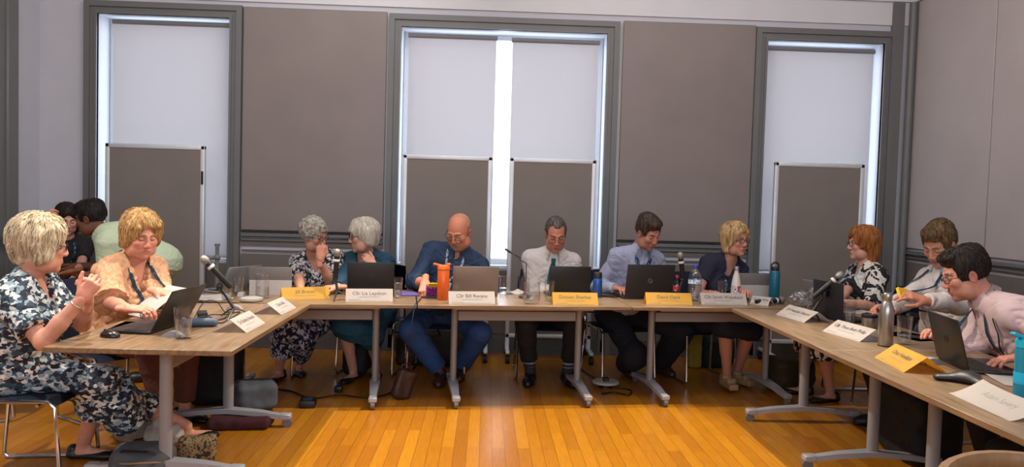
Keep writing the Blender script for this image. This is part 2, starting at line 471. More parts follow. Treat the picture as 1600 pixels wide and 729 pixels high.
back_table(-.45, 1.062, 'folding table in the middle of the back row')
back_table(1.068, 2.58, 'folding table at the right end of the back row')
table(-1.59, 4.375, PI / 2, 1.61, 'folding table on the left side, black laptop and mouse on its near end')
table(2.225, 4.70, -PI / 2, 1.535, 'folding table on the right side reaching to the back row')
table(2.215, 3.155, -PI / 2, 1.55, 'folding table on the near right, yellow tent card on its corner')
# ------------------------------------------------------------------ sculpting with distance fields
def unit(v): v = np.asarray(v, float); return v / (np.linalg.norm(v) + 1e-12)
def rot(yaw=0, pitch=0, roll=0):
    """head style rotation: yaw about z (positive to the person's left), pitch about x (positive looks down), roll about y"""
    return np.array(Matrix.Rotation(yaw, 3, 'Z') @ Matrix.Rotation(-pitch, 3, 'X') @ Matrix.Rotation(roll, 3, 'Y'))
class P:                      # one primitive: distance function and its box
    def __init__(s, f, lo, hi): s.f, s.lo, s.hi = f, np.asarray(lo, float), np.asarray(hi, float)
def ell(c, r, R=None):
    c, r = np.asarray(c, float), np.asarray(r, float)
    R = np.eye(3) if R is None else np.asarray(R)
    ext = np.sqrt(((R * r) ** 2).sum(1))
    def f(p):
        q = (p - c) @ R
        k0 = np.sqrt(((q / r) ** 2).sum(-1)); k1 = np.sqrt(((q / r ** 2) ** 2).sum(-1))
        return k0 * (k0 - 1) / (k1 + 1e-9)
    return P(f, c - ext, c + ext)
def rc(a, b, ra, rb, flat=None, fac=1.0):
    """round cone from a to b; flattened along the direction flat by fac"""
    a, b = np.asarray(a, float), np.asarray(b, float); ba = b - a; L2 = ba @ ba + 1e-12
    fl = None if flat is None else unit(flat)
    m = max(ra, rb)
    def f(p):
        q = p - a
        h = np.clip((q @ ba) / L2, 0, 1)
        d = q - h[..., None] * ba
        r = ra + (rb - ra) * h
        if fl is not None:
            t = d @ fl
            d = d + (t * (1 / fac - 1))[..., None] * fl
            return (np.sqrt((d ** 2).sum(-1)) - r) * min(1, fac)
        return np.sqrt((d ** 2).sum(-1)) - r
    return P(f, np.minimum(a, b) - m, np.maximum(a, b) + m)
def cc(a, b, ra, rb, flat=None, fac=1.0):
    """cone with flat ends (sleeves, trouser legs, hems)"""
    a, b = np.asarray(a, float), np.asarray(b, float); ba = b - a; L = np.linalg.norm(ba); u = ba / L
    fl = None if flat is None else unit(flat)
    m = max(ra, rb)
    def f(p):
        q = p - a
        t = q @ u
        d = q - t[..., None] * u
        if fl is not None:
            e = d @ fl; d = d + (e * (1 / fac - 1))[..., None] * fl
        r = ra + (rb - ra) * np.clip(t / L, 0, 1)
        return np.maximum(np.sqrt((d ** 2).sum(-1)) - r, np.maximum(-t, t - L))
    return P(f, np.minimum(a, b) - m, np.maximum(a, b) + m)
def rb(c, h, R=None, r=.005):
    c, h = np.asarray(c, float), np.asarray(h, float); R = np.eye(3) if R is None else np.asarray(R)
    ext = np.abs(R) @ h
    def f(p):
        q = np.abs((p - c) @ R) - (h - r)
        return np.sqrt((np.maximum(q, 0) ** 2).sum(-1)) + np.minimum(q.max(-1), 0) - r
    return P(f, c - ext, c + ext)
def half(n, d):
    """everything on the side n.p > d"""
    n = unit(n)
    return P(lambda p: d - p @ n, [-9] * 3, [9] * 3)
def field(ops, h, pad=.012):
    """ops: (sign, primitive, blend). Returns verts, quads."""
    h = h / Q
    adds = [o for o in ops if o[0] == '+']
    lo = np.min([o[1].lo for o in adds], 0) - pad; hi = np.max([o[1].hi for o in adds], 0) + pad
    n = np.ceil((hi - lo) / h).astype(int) + 2
    D = np.full(n, .5, np.float32)
    ax = [lo[i] + h * np.arange(n[i]) for i in range(3)]
    for sg, pm, k in ops:
        e = max(k, h) + 2.5 * h
        i0 = np.maximum(0, np.floor((pm.lo - e - lo) / h).astype(int)); i1 = np.minimum(n, np.ceil((pm.hi + e - lo) / h).astype(int) + 1)
        if (i1 <= i0).any(): continue
        s = tuple(slice(a, b) for a, b in zip(i0, i1))
        p = np.stack(np.meshgrid(*[ax[i][s[i]] for i in range(3)], indexing='ij'), -1)
        d = pm.f(p).astype(np.float32); cur = D[s]
        if sg == '+':
            if k > 0:
                w = np.clip(.5 + .5 * (cur - d) / k, 0, 1); D[s] = cur + (d - cur) * w - k * w * (1 - w)
            else: D[s] = np.minimum(cur, d)
        elif sg == '-':
            d = -d
            if k > 0:
                w = np.clip(.5 - .5 * (cur - d) / k, 0, 1); D[s] = cur + (d - cur) * w + k * w * (1 - w)
            else: D[s] = np.maximum(cur, d)
        else:      # '&' keep only what is inside (whole grid)
            D[s] = np.maximum(cur, d)
    return nets(D, lo, h)
def nets(D, lo, h):
    n = D.shape
    ins = D < 0
    c = np.zeros((n[0] - 1, n[1] - 1, n[2] - 1), np.int8)
    for i in (0, 1):
        for j in (0, 1):
            for k in (0, 1):
                c += ins[i:n[0] - 1 + i, j:n[1] - 1 + j, k:n[2] - 1 + k]
    act = (c > 0) & (c < 8)
    I = np.argwhere(act)
    if len(I) == 0: return np.zeros((0, 3)), np.zeros((0, 4), int)
    idx = np.full(act.shape, -1, np.int64); idx[act] = np.arange(len(I))
    S = np.zeros((len(I), 3)); W = np.zeros(len(I))
    cr = [(i, j, k) for i in (0, 1) for j in (0, 1) for k in (0, 1)]
    val = {q: D[I[:, 0] + q[0], I[:, 1] + q[1], I[:, 2] + q[2]].astype(float) for q in cr}
    for q in cr:
        for a in range(3):
            if q[a] == 0:
                r = list(q); r[a] = 1; r = tuple(r)
                v0, v1 = val[q], val[r]
                m = (v0 < 0) != (v1 < 0)
                t = np.where(m, v0 / np.where(m, v0 - v1, 1), 0)
                pt = np.repeat(np.array([q], float), len(I), 0); pt[:, a] += t
                S += pt * m[:, None]; W += m
    V = lo + h * (I + S / W[:, None])
    F = []
    for a in range(3):
        b, d = (a + 1) % 3, (a + 2) % 3
        sl0 = [slice(0, None)] * 3; sl1 = [slice(0, None)] * 3
        sl0[a] = slice(0, n[a] - 1); sl1[a] = slice(1, n[a])
        e = ins[tuple(sl0)] != ins[tuple(sl1)]
        sgn = ins[tuple(sl0)]
        E = np.argwhere(e)
        E = E[(E[:, b] > 0) & (E[:, d] > 0) & (E[:, b] < n[b] - 1) & (E[:, d] < n[d] - 1)]
        s = sgn[E[:, 0], E[:, 1], E[:, 2]]
        def at(db, dd):
            x = E.copy(); x[:, b] += db; x[:, d] += dd
            return idx[x[:, 0], x[:, 1], x[:, 2]]
        q = np.stack([at(-1, -1), at(0, -1), at(0, 0), at(-1, 0)], 1)
        q = np.where(s[:, None], q, q[:, ::-1])
        F.append(q[(q >= 0).all(1)])
    return V, np.concatenate(F)
def normals(V, F):
    n = np.cross(V[F[:, 2]] - V[F[:, 0]], V[F[:, 3]] - V[F[:, 1]])
    N = np.zeros_like(V)
    for i in range(4): np.add.at(N, F[:, i], n)
    return N / (np.linalg.norm(N, axis=1, keepdims=True) + 1e-12)
def smooth(V, F, it=1, f=.5):
    for _ in range(it):
        A = np.zeros_like(V); c = np.zeros(len(V))
        for i in range(4):
            np.add.at(A, F[:, i], V[F[:, (i + 1) % 4]]); np.add.at(A, F[:, i], V[F[:, (i + 3) % 4]]); np.add.at(c, F[:, i], 2)
        V = V + f * (A / c[:, None] - V)
    return V
def vnoise(p, seed=0):
    i = np.floor(p).astype(np.int64); f = p - i; f = f * f * (3 - 2 * f)
    def hsh(x, y, z):
        v = (x * 374761393 + y * 668265263 + z * 2147483647 + seed * 974711) & 0x7fffffff
        v = ((v ^ (v >> 13)) * 1274126177) & 0x7fffffff
        return ((v ^ (v >> 16)) & 0xffff) / 65535.0
    o = 0
    for dx in (0, 1):
        for dy in (0, 1):
            for dz in (0, 1):
                w = (f[:, 0] if dx else 1 - f[:, 0]) * (f[:, 1] if dy else 1 - f[:, 1]) * (f[:, 2] if dz else 1 - f[:, 2])
                o = o + w * hsh(i[:, 0] + dx, i[:, 1] + dy, i[:, 2] + dz)
    return o * 2 - 1
def npmesh(name, parts, colors=None):
    """parts: list of (V, F); one mesh"""
    V = np.concatenate([p[0] for p in parts]); o = 0; Fs = []
    for v, f in parts: Fs.append(f + o); o += len(v)
    F = np.concatenate(Fs).astype(np.int32)
    me = bpy.data.meshes.new(name)
    me.vertices.add(len(V)); me.vertices.foreach_set('co', V.astype(np.float32).ravel())
    me.loops.add(F.size); me.loops.foreach_set('vertex_index', F.ravel())
    me.polygons.add(len(F)); me.polygons.foreach_set('loop_start', np.arange(0, F.size, 4, dtype=np.int32))
    if colors is not None:
        at = me.color_attributes.new('tone', 'FLOAT_COLOR', 'POINT')
        C = np.concatenate(colors); C = np.concatenate([C, np.ones((len(C), 1))], 1)
        at.data.foreach_set('color', C.astype(np.float32).ravel())
    me.update(calc_edges=True); me.shade_smooth()
    return me

# ------------------------------------------------------------------ people
def skin_mat():
    m, nt, b = _nt('skin'); N, L = nt.nodes, nt.links
    a = N.new('ShaderNodeAttribute'); a.attribute_name = 'tone'
    nz = N.new('ShaderNodeTexNoise'); nz.inputs['Scale'].default_value = 45; nz.inputs['Detail'].default_value = 3
    tc = N.new('ShaderNodeTexCoord'); L.new(tc.outputs['Object'], nz.inputs['Vector'])
    rp = N.new('ShaderNodeValToRGB'); rp.color_ramp.elements[0].color = (.86, .82, .82, 1); rp.color_ramp.elements[1].color = (1.1, 1.06, 1.06, 1)
    L.new(nz.outputs['Fac'], rp.inputs['Fac'])
    mx = N.new('ShaderNodeMix'); mx.data_type = 'RGBA'; mx.blend_type = 'MULTIPLY'; mx.inputs['Factor'].default_value = 1
    L.new(a.outputs['Color'], mx.inputs['A']); L.new(rp.outputs['Color'], mx.inputs['B'])
    L.new(mx.outputs['Result'], b.inputs['Base Color'])
    b.inputs['Roughness'].default_value = .5; b.inputs['Specular IOR Level'].default_value = .35
    b.inputs['Subsurface Weight'].default_value = .0
    return m
m_skin = skin_mat()
def hair_mat(name, c0, c1, scale=60):
    m, nt, b = _nt(name); N, L = nt.nodes, nt.links
    tc = N.new('ShaderNodeTexCoord'); mp = N.new('ShaderNodeMapping'); mp.inputs['Scale'].default_value = (1, 1, .16)
    L.new(tc.outputs['Object'], mp.inputs['Vector'])
    nz = N.new('ShaderNodeTexNoise'); nz.inputs['Scale'].default_value = scale; nz.inputs['Detail'].default_value = 5
    L.new(mp.outputs[0], nz.inputs['Vector'])
    rp = N.new('ShaderNodeValToRGB'); e = rp.color_ramp.elements
    e[0].position = .34; e[0].color = lin(c0); e[1].position = .66; e[1].color = lin(c1)
    L.new(nz.outputs['Fac'], rp.inputs['Fac']); L.new(rp.outputs['Color'], b.inputs['Base Color'])
    b.inputs['Roughness'].default_value = .55; b.inputs['Specular IOR Level'].default_value = .25
    bp = N.new('ShaderNodeBump'); bp.inputs['Strength'].default_value = .4; bp.inputs['Distance'].default_value = .002
    L.new(nz.outputs['Fac'], bp.inputs['Height']); L.new(bp.outputs['Normal'], b.inputs['Normal'])
    return m

def head_ops(f):
    """head in its own frame: +y is the face, z up, chin at -.125, crown at +.125"""
    w, jaw, nose, fat = f.get('w', 1), f.get('jaw', 1), f.get('nose', 1), f.get('fat', 0)
    o = []
    A = lambda p, k=.015, s='+': o.append((s, p, k))
    A(ell((0, -.018, .038), (.074 * w, .093, .088)), 0)
    A(ell((0, .025, -.02), (.062 * w, .066, .095)), .03)
    A(ell((0, .032, -.07), ((.046 + fat * .02) * w * jaw, .048 + fat * .008, .048)), .03)
    A(ell((0, .070, -.104), (.021 * jaw, .017, .017)), .022)                       # chin
    for s in (-1, 1):
        A(ell((s * .040 * w, .062, -.022), (.024, .022, .022)), .022)               # cheek
        A(ell((s * (.046 + fat * .014) * w, .02, -.075), (.022, .035, .035)), .03)  # jaw corner
        A(ell((s * .031, .092, .006), (.018, .014, .012)), .014, '-')             # eye socket
        A(ell((s * .031, .0765, .004), (.0145, .0125, .0115)), .003)               # eye ball and lids
        A(rc((s * .014, .0895, .0285), (s * .047, .078, .0275), .0048, .004), .014)      # brow
        A(ell((s * .077 * w, -.008, -.008), (.008, .02, .031), rot(0, 0, s * .18)), .006)
        A(ell((s * .083 * w, -.002, -.008), (.005, .011, .019), rot(0, 0, s * .18)), .004, '-')
        A(ell((s * .0105 * nose, .098, -.036), (.0082 * nose, .010, .007)), .008)
        A(ell((s * .006, .103, -.043), (.0035, .005, .0025)), .003, '-')
    A(rc((0, .087, .018), (0, .104 + .006 * (nose - 1), -.028), .0078, .0112 * nose), .012)   # nose
    A(rc((-.017, .088, -.0635), (.017, .088, -.0635), .0055, .0055), .007)
    A(rc((-.014, .087, -.0735), (.014, .087, -.0735), .0065, .0065), .007)
    A(ell((0, .098, -.0685), (.024, .010, .0016)), .003, '-')                       # mouth line
    return o
def head_colors(V, skin, f):
    x, y, z = V.T; ax = np.abs(x)
    C = np.tile(np.array(lin(skin)[:3]), (len(V), 1))
    def mixin(c, m):
        nonlocal C
        m = np.clip(m, 0, 1)[:, None]; C = C * (1 - m) + np.array(lin(c)[:3]) * m
    def soft(d, w): return np.clip(.5 - d / w, 0, 1)
    front = (y > .055)
    red = np.array(lin(skin)[:3]) * np.array([1.12, .72, .70])
    m = .5 * np.exp(-(((ax - .042) / .022) ** 2 + ((z + .03) / .022) ** 2)) * front + .45 * np.exp(-((x / .016) ** 2 + ((z + .034) / .016) ** 2)) * (y > .09) + .35 * (ax > .078)
    C = C * (1 - np.clip(m, 0, 1)[:, None]) + red * np.clip(m, 0, 1)[:, None]
    sh = np.array(lin(skin)[:3]) * .62
    m = .38 * np.exp(-(((ax - .031) / .02) ** 2 + ((z - .006) / .012) ** 2)) * front
    C = C * (1 - m[:, None]) + sh * m[:, None]
    br = f.get('brow', '#5a4636')
    mixin(br, .85 * soft(np.abs(z - (.0300 - .22 * np.maximum(0, ax - .036) - .05 * np.maximum(0, .034 - ax))) - .0042, .004) * soft(np.abs(ax - .031) - .016, .006) * front)
    if f.get('eyes', 'open') == 'open':
        ez = np.abs(z - .0035) / .0058; ex = np.abs(ax - .031) / .0125
        eye = soft(ex ** 2 + ez ** 2 - 1, .5) * front
        mixin('#d9d0cb', eye)
        gx = f.get('gaze', 0) * .005
        d = np.sqrt((np.abs(x - gx - np.sign(x) * .031)) ** 2 + (z - .0035) ** 2)
        mixin(f.get('iris', '#33302e'), soft(d - .0056, .002) * eye)
        mixin('#2a201c', .9 * soft(np.abs(z - .0095 + 6 * (ax - .031) ** 2) - .0016, .003) * soft(np.abs(ax - .031) - .0135, .004) * front)
    else:
        mixin('#2e221e', .9 * soft(np.abs(z + .0025 - 9 * (ax - .031) ** 2) - .0018, .003) * soft(np.abs(ax - .031) - .014, .004) * front)
    lip = f.get('lip', '#9c5a52')
    mixin(lip, .6 * soft(np.abs(z + .0685) - (.0095 - 14 * ax ** 2), .005) * soft(ax - .024, .006) * (y > .07))
    mixin('#3f1f1b', .65 * soft(np.abs(z + .0685) - .0013, .003) * soft(ax - .022, .006) * (y > .075))
    mixin('#4a2a24', .8 * soft(np.sqrt((ax - .006) ** 2 + (z + .0455) ** 2) - .003, .003) * (y > .09))
    if 'beard' in f:
        b = soft(z + .050 + np.maximum(0, ax - .03) * .3, .014) * soft(ax - f.get('beard_w', .034), .012) * (y > .045) * (z > -.135)
        lipm = soft(np.abs(z + .0685) - .007, .005) * soft(ax - .02, .006)
        mixin(f['beard'], b * (1 - lipm) * f.get('beard_a', .75))
    if 'stubble' in f:
        mixin(f['stubble'], .3 * soft(z + .045, .02) * (y > .0) * soft(ax - .07, .02))
    if 'scalp' in f:     # close cropped sides
        mixin(f['scalp'], .55 * soft(.02 - z, .05) * 0 + .5 * (soft(y - .03, .03) * soft(z - .075, .03) * soft(-z - .035, .03)))
    return C
HAIR = {}
def hair_ops(style, f):
    w = f.get('w', 1); o = []
    A = lambda p, k=.02, s='+': o.append((s, p, k))
    B = lambda e: ell((0, -.018, .038), (.074 * w + e, .093 + e, .088 + e))
    face = lambda z, y=.10, t=.05: o.append(('-', ell((0, y, z), (.068 * w, .075, .092)), t))
    if style in ('short', 'crop', 'side'):
        e = {'short': .014, 'crop': .007, 'side': .016}[style]
        A(B(e), 0)
        if style != 'crop':
            A(ell((0, .045, .108), (.058 * w, .048, .026), rot(0, .25)), .03)            # lifted front
            A(ell((0, -.05, .10), (.062 * w, .06, .035)), .03)
        o.append(('-', ell((0, .118, -.03), (.088, .085, .105)), .012))
        o.append(('-', ell((0, .0, -.105), (.12, .115, .085)), .02))                     # below the ears
        for s in (-1, 1):
            o.append(('-', ell((s * .088 * w, -.002, -.012), (.022, .026, .036)), .01))
            o.append(('-', ell((s * .055 * w, .105, .035), (.026, .05, .055)), .02))
    elif style == 'recede':
        A(B(.0065), 0)
        o.append(('-', ell((0, .125, -.01), (.085, .085, .115)), .02))
        for s in (-1, 1):
            o.append(('-', ell((s * .055 * w, .09, .075), (.03, .055, .06)), .02))
            o.append(('-', ell((s * .088 * w, -.002, -.012), (.022, .026, .036)), .01))
        o.append(('-', ell((0, .0, -.105), (.12, .115, .085)), .02))
    elif style == 'fringe':      # bald: only a close band round the sides and back
        A(B(.0035), 0)
        o.append(('-', ell((0, .03, .11), (.095, .13, .075)), .02))
        o.append(('-', half((0, 1, .0), .012), .01))
        o.append(('-', ell((0, .02, -.105), (.12, .13, .085)), .02))
    elif style in ('bob', 'bobfull', 'long'):
        e = .02 if style == 'bob' else .026
        dz = f.get('drop', -.085)
        A(B(e), 0)
        A(ell((0, -.02, .07), (.088 * w, .10, .075)), .03)
        for s in (-1, 1):
            tk = f.get('tuck', 0)
            A(rc((s * .076 * w, -.012 - tk, .04), (s * (.074 + f.get('flick', 0)) * w, -.005 - tk, dz + .02), .034, .028), .03)
            if not tk: A(rc((s * .070 * w, .035, .07), (s * (.078 + f.get('flick', 0)) * w, .022, dz + .035), .026, .017), .025)
        A(rc((0, -.075, .04), (0, -.068, dz + .02), .058, .046), .04)
        if style == 'long': A(rc((0, -.06, 0), (0, -.062, dz), .07, .055), .04)
        fr = f.get('fring', 'full')
        # the face stays free
        o.append(('-', ell((0, .128, -.04 + (.012 if fr == 'full' else .03)), (.064 * w, .085, .098)), .012))
        o.append(('-', ell((0, .06, -.13), (.056 * w, .085, .085)), .015))
        if fr == 'full':
            for xx in (-.048, -.024, .0, .024, .048):
                A(rc((xx * .9, .045, .118), (xx * 1.05 + f.get('part', .008), .094 - abs(xx) * .25, .052), .020, .010), .012)
        elif fr == 'curtain':
            for sd in (-1, 1):
                for k in range(4):
                    A(rc((sd * .006 + f.get('part', 0), .05 - .012 * k, .118), (sd * (.050 + .006 * k), .078 - .013 * k, .070 - .016 * k), .016, .010), .012)
                    A(rc((sd * (.050 + .006 * k), .078 - .013 * k, .070 - .016 * k), (sd * (.066 + .004 * k), .055 - .013 * k, .01 - .02 * k), .011, .010), .012)
        elif fr == 'swept':
            sd = f.get('sweep', 1)
            for k in range(5):
                x0 = sd * (-.030 + .012 * k)
                A(rc((x0, .05, .116), (sd * (.002 + .017 * k), .093 - .009 * k, .066 - .010 * k), .018, .009), .012)
            A(rc((sd * -.030, .05, .112), (sd * -.064, .055, .035), .018, .012), .012)
    elif style == 'curly':
        A(B(.022), 0)
        r = np.random.default_rng(f.get('seed', 3))
        for _ in range(95):
            u = unit(r.normal(size=3)); 
            if u[2] < -.35 or (u[1] > .45 and u[2] < .35): continue
            c = np.array([0, -.018, .038]) + u * np.array([.086 * w, .104, .098])
            A(ell(c, (.017, .017, .015)), .008)
        o.append(('-', ell((0, .13, -.035), (.075, .085, .095)), .012))
        o.append(('-', ell((0, .045, -.12), (.08, .11, .085)), .015))
    elif style == 'tied':
        A(B(.012), 0)
        A(ell((0, -.02, .06), (.08 * w, .10, .07)), .02)
        A(rc((0, -.105, -.0), (.0, -.10, -.13), .04, .03), .03)
        for s in (-1, 1): A(rc((s * .07 * w, .03, .04), (s * .078 * w, .02, -.10), .018, .016), .02)
        o.append(('-', ell((0, .122, -.03), (.066, .085, .108)), .012))
        o.append(('-', ell((0, .06, -.13), (.056, .08, .085)), .015))
    return o
def hand_ops(wr, d, nrm, side, curl=.5, spread=.12, thumb=.5, point=False, s=1.0):
    """palm and five fingers. wr wrist, d direction of the hand, nrm back-of-hand normal, side +1: thumb on +lateral"""
    d = unit(d); nrm = unit(np.asarray(nrm) - np.dot(nrm, d) * d); lat = np.cross(d, nrm) * side
    o = []
    o.append(('+', rc(wr - d * .05 * s, wr + d * .012 * s, .026 * s, .027 * s, nrm, .78), 0))
    pc = wr + d * .05 * s
    for t in (-.028, -.010, .010, .026):
        o.append(('+', rc(wr + d * .012 * s + lat * t * .55 * s, wr + d * .088 * s + lat * t * s, .016 * s, .0125 * s, nrm, .85), .016 * s))
    base = [(.028, .088, .070), (.010, .094, .079), (-.010, .090, .073), (-.027, .080, .057)]
    for i, (lx, dy, ln) in enumerate(base):
        c = curl * (1 + .12 * i)
        if point and i == 0: c = .12
        b = wr + d * dy * s + lat * lx * s
        dd = unit(d + lat * spread * (1.4 - i) * .5)
        rr = .0098 * s if i < 3 else .0085 * s
        ang = 0
        for j, (fr, ca) in enumerate(((.45, .75), (.32, 1.0), (.27, .8))):
            ang += c * ca
            v = dd * math.cos(ang) - nrm * math.sin(ang)
            e = b + v * ln * fr * 1.12 * s
            o.append(('+', rc(b, e, rr * (1 - .08 * j), rr * (.92 - .08 * j)), .005 * s))
            b = e
    b = wr + d * .022 * s + lat * .022 * s - nrm * .004 * s
    v = unit(d * .62 + lat * .72 * (1 - thumb * .5) - nrm * .55 * thumb)
    e = b + v * .045 * s; o.append(('+', rc(b, e, .0165 * s, .0125 * s), .014 * s))
    v2 = unit(v + d * .35 - lat * .45 * thumb); e2 = e + v2 * .032 * s; o.append(('+', rc(e, e2, .0118 * s, .0105 * s), .004 * s))
    e3 = e2 + unit(v2 + d * .1 - lat * .2 * thumb) * .024 * s; o.append(('+', rc(e2, e3, .0105 * s, .0085 * s), .004 * s))
    return o
def ik(a, c, l1, l2, hint):
    """middle joint of a two-bone limb from a to c, bent towards hint"""
    a, c, hint = (np.asarray(v, float) for v in (a, c, hint))
    v = c - a; L = np.linalg.norm(v); u = v / L
    k = max(1.0, L / (l1 + l2) * 1.002); l1, l2 = l1 * k, l2 * k
    x = (l1 * l1 - l2 * l2 + L * L) / (2 * L); hgt = math.sqrt(max(0, l1 * l1 - x * x))
    p = hint - np.dot(hint, u) * u
    return a + u * x + unit(p) * hgt

class Person:
    def __init__(s, name, label, base, face_deg, pelvis_z=.55, head=None, head_rot=(0, 0, 0), skin='#c79a82', scale=1.0, sex='m', fat=0., bust=.0, face=None, shoulder=None,
                 hands=None, feet=None, lean_up=None, group=None, hs=1.0, elbows=None, knees=None, sh_twist=0, neck_l=.165):
        s.sc = scale; s.base = np.array([base[0], base[1], 0.]); s.rz = math.radians(face_deg)
        s.Rz = np.array(Matrix.Rotation(s.rz, 3, 'Z'))
        L = lambda p: s.Rz.T @ (np.asarray(p, float) - s.base)
        s.L = L; s.face = dict(face or {}); s.skin = skin; s.sex = sex; s.hs = hs * scale
        sc = scale
        s.pel = np.array([0, 0, pelvis_z])
        hc = L(head); s.hc = hc
        s.HR = rot(*[math.radians(v) for v in head_rot])
        d = unit(hc - s.pel)
        s.nb = hc - (.55 * d + .45 * s.HR[:, 2]) * neck_l * sc + np.array([0, -.02, 0]) * sc     # base of the neck
        sp = s.nb - s.pel; s.sl = np.linalg.norm(sp); up = sp / s.sl
        right = np.array([1, 0, 0.]); right = unit(right - up * right.dot(up))
        if sh_twist:
            right = np.array(Matrix.Rotation(math.radians(sh_twist), 3, Vector(up))) @ right
        fwd = np.cross(up, right)
        s.up, s.right, s.fwd = up, right, fwd
        T = lambda x, y, t: s.pel + up * (t * s.sl) + right * x * sc + fwd * y * sc
        s.T = T
        shw = (shoulder or (.168 if sex == 'm' else .148)); s.shw = shw
        s.sh = {1: T(shw, -.005, .845), -1: T(-shw, -.005, .845)}
        s.hip = {q: s.pel + np.array([q * .085 * sc, 0.02, -.02]) for q in (1, -1)}
        s.arm1, s.arm2, s.leg1, s.leg2 = .29 * sc, .26 * sc, .43 * sc, .42 * sc
        s.wr, s.el, s.hd = {}, {}, {}
        for q, dflt in ((1, (.2, .38, .77)), (-1, (-.2, .38, .77))):
            h = (hands or {}).get(q)
            s.hd[q] = h or {}
            w = L(h['at']) if h and 'at' in h else np.array(dflt) * sc
            s.wr[q] = w
            hint = (elbows or {}).get(q)
            hint = np.asarray(hint, float) if hint is not None else np.array([q * .28, -.3, -1])
            s.el[q] = ik(s.sh[q], w, s.arm1, s.arm2, hint)
        s.an, s.kn = {}, {}
        for q in (1, -1):
            a = L(feet[q]) if feet and q in feet else np.array([q * .11, .36, 0.]) * sc
            a = np.array([a[0], a[1], a[2] + .085 * sc])
            s.an[q] = a
            hint = (knees or {}).get(q)
            s.kn[q] = ik(s.hip[q], a, s.leg1, s.leg2, hint if hint is not None else np.array([q * .12, .8, .6]))
        s.fat, s.bust = fat, bust
        s.root = None; s.label = label; s.name = name
        s.build_body(group)
    # ---- shared anatomy
    def torso(s, e=0, hipe=0):
        T, sc, R = s.T, s.sc, np.stack([s.right, s.fwd, s.up], 1)
        f = s.fat; m = 1 if s.sex == 'm' else .92
        o = [('+', ell(s.pel + np.array([0, -.01, .0]), ((.172 + .02 * f) * sc * (1 if s.sex == 'm' else 1.06) + e + hipe, (.125 + .03 * f) * sc + e + hipe, .115 * sc + e)), 0),
             ('+', ell(T(0, .005 + .03 * f, .30), ((.145 + .045 * f) * sc * m + e, (.108 + .065 * f) * sc + e, .16 * sc + e), R), .07),
             ('+', ell(T(0, .005, .64), ((.158 + .025 * f) * sc * m + e, (.108 + .025 * f) * sc + e, .19 * sc + e), R), .07),
             ('+', rc(T(-s.shw + .01, -.012, .86), T(s.shw - .01, -.012, .86), .05 * sc * m + e, .05 * sc * m + e), .07)]
        for q in (1, -1):
            o.append(('+', rc(s.nb + s.up * .025 * sc, T(q * s.shw * .95, -.012, .868), .044 * sc + e * .5, .046 * sc + e * .9), .05))
            if s.bust: o.append(('+', ell(T(q * .075, .085 + s.bust * .3, .60), (.068 * sc + e, (.055 + s.bust * .4) * sc + e, .068 * sc + e), R), .04))
        return o
    def arm(s, q, e=0, upto=1.0, k=.02, cuff=None):
        sc = s.sc; m = (1 if s.sex == 'm' else .9) * (1 + .18 * s.fat)
        a, b, c = s.sh[q], s.el[q], s.wr[q]
        return [('+', rc(a, b, .046 * sc * m + e, .038 * sc * m + e), .03), ('+', rc(b, b + (c - b) * .45, .038 * sc * m + e, .036 * sc * m + e), .015),
                ('+', rc(b + (c - b) * .4, c, .036 * sc * m + e, .0255 * sc + e), .015)]
    def leg(s, q, e=0):
        sc = s.sc; m = 1 + .12 * s.fat
        h, kq, a = s.hip[q], s.kn[q], s.an[q]
        cv = kq + (a - kq) * .33 + unit(np.cross(s.right, a - kq)) * 0
        back = unit(np.cross(a - kq, np.array([1, 0, 0.])))
        back = back if back[1] < 0 else -back
        return [('+', rc(h, kq, .088 * sc * m + e, .058 * sc * m + e), .04), ('+', rc(kq, a, .053 * sc * m + e, .034 * sc + e), .02),
                ('+', rc(kq + (a - kq) * .15 + back * .014, kq + (a - kq) * .55 + back * .01, .046 * sc * m + e, .038 * sc + e), .03)]
    def footdir(s, q):
        v = (s.an[q] - s.kn[q]) * np.array([1, 1, 0]); 
        v = np.array([.12 * q, .55, 0]) + v * .6
        return unit(v)
    def neck_end(s): return s.nb - s.up * .03 * s.sc
    def toW(s, V): return V
    def build_body(s, group):
        sc = s.sc
        ops = s.torso(-.02)
        for q in (1, -1):
            ops += s.arm(q) + s.leg(q)
            a, d = s.an[q], s.footdir(q)
            ops += [('+', rc(a - d * .02 + np.array([0, 0, -.05 * sc]), a + d * .13 * sc + np.array([0, 0, -.062 * sc]), .03 * sc, .022 * sc), .03)]
        ha = s.hc + s.HR @ np.array([0, -.025, -.05]) * s.hs
        nr = (.052 if s.sex == 'm' else .046) + .007 * s.fat
        ops += [('+', rc(s.neck_end(), ha, (nr + .006) * sc, nr * sc), .035)]
        body = field(ops, .0065)
        colors = [np.tile(np.array(lin(s.skin)[:3]), (len(body[0]), 1))]
        parts = [body]
        # head
        f = s.face; k = s.hs
        ho = head_ops(f)
        nl = s.HR.T @ (s.nb - s.hc) / k
        ho.append(('+', rc(nl, (0, -.028, -.055), (nr + .004) / (k / sc), nr), .03))
        if f.get('chins'): ho.append(('+', ell((0, .028, -.105), (.05, .045, .035)), .03))
        V, F = field(ho, .0028)
        C = head_colors(V, s.skin, f)
        parts.append((s.hc + (V * k) @ s.HR.T, F)); colors.append(C)
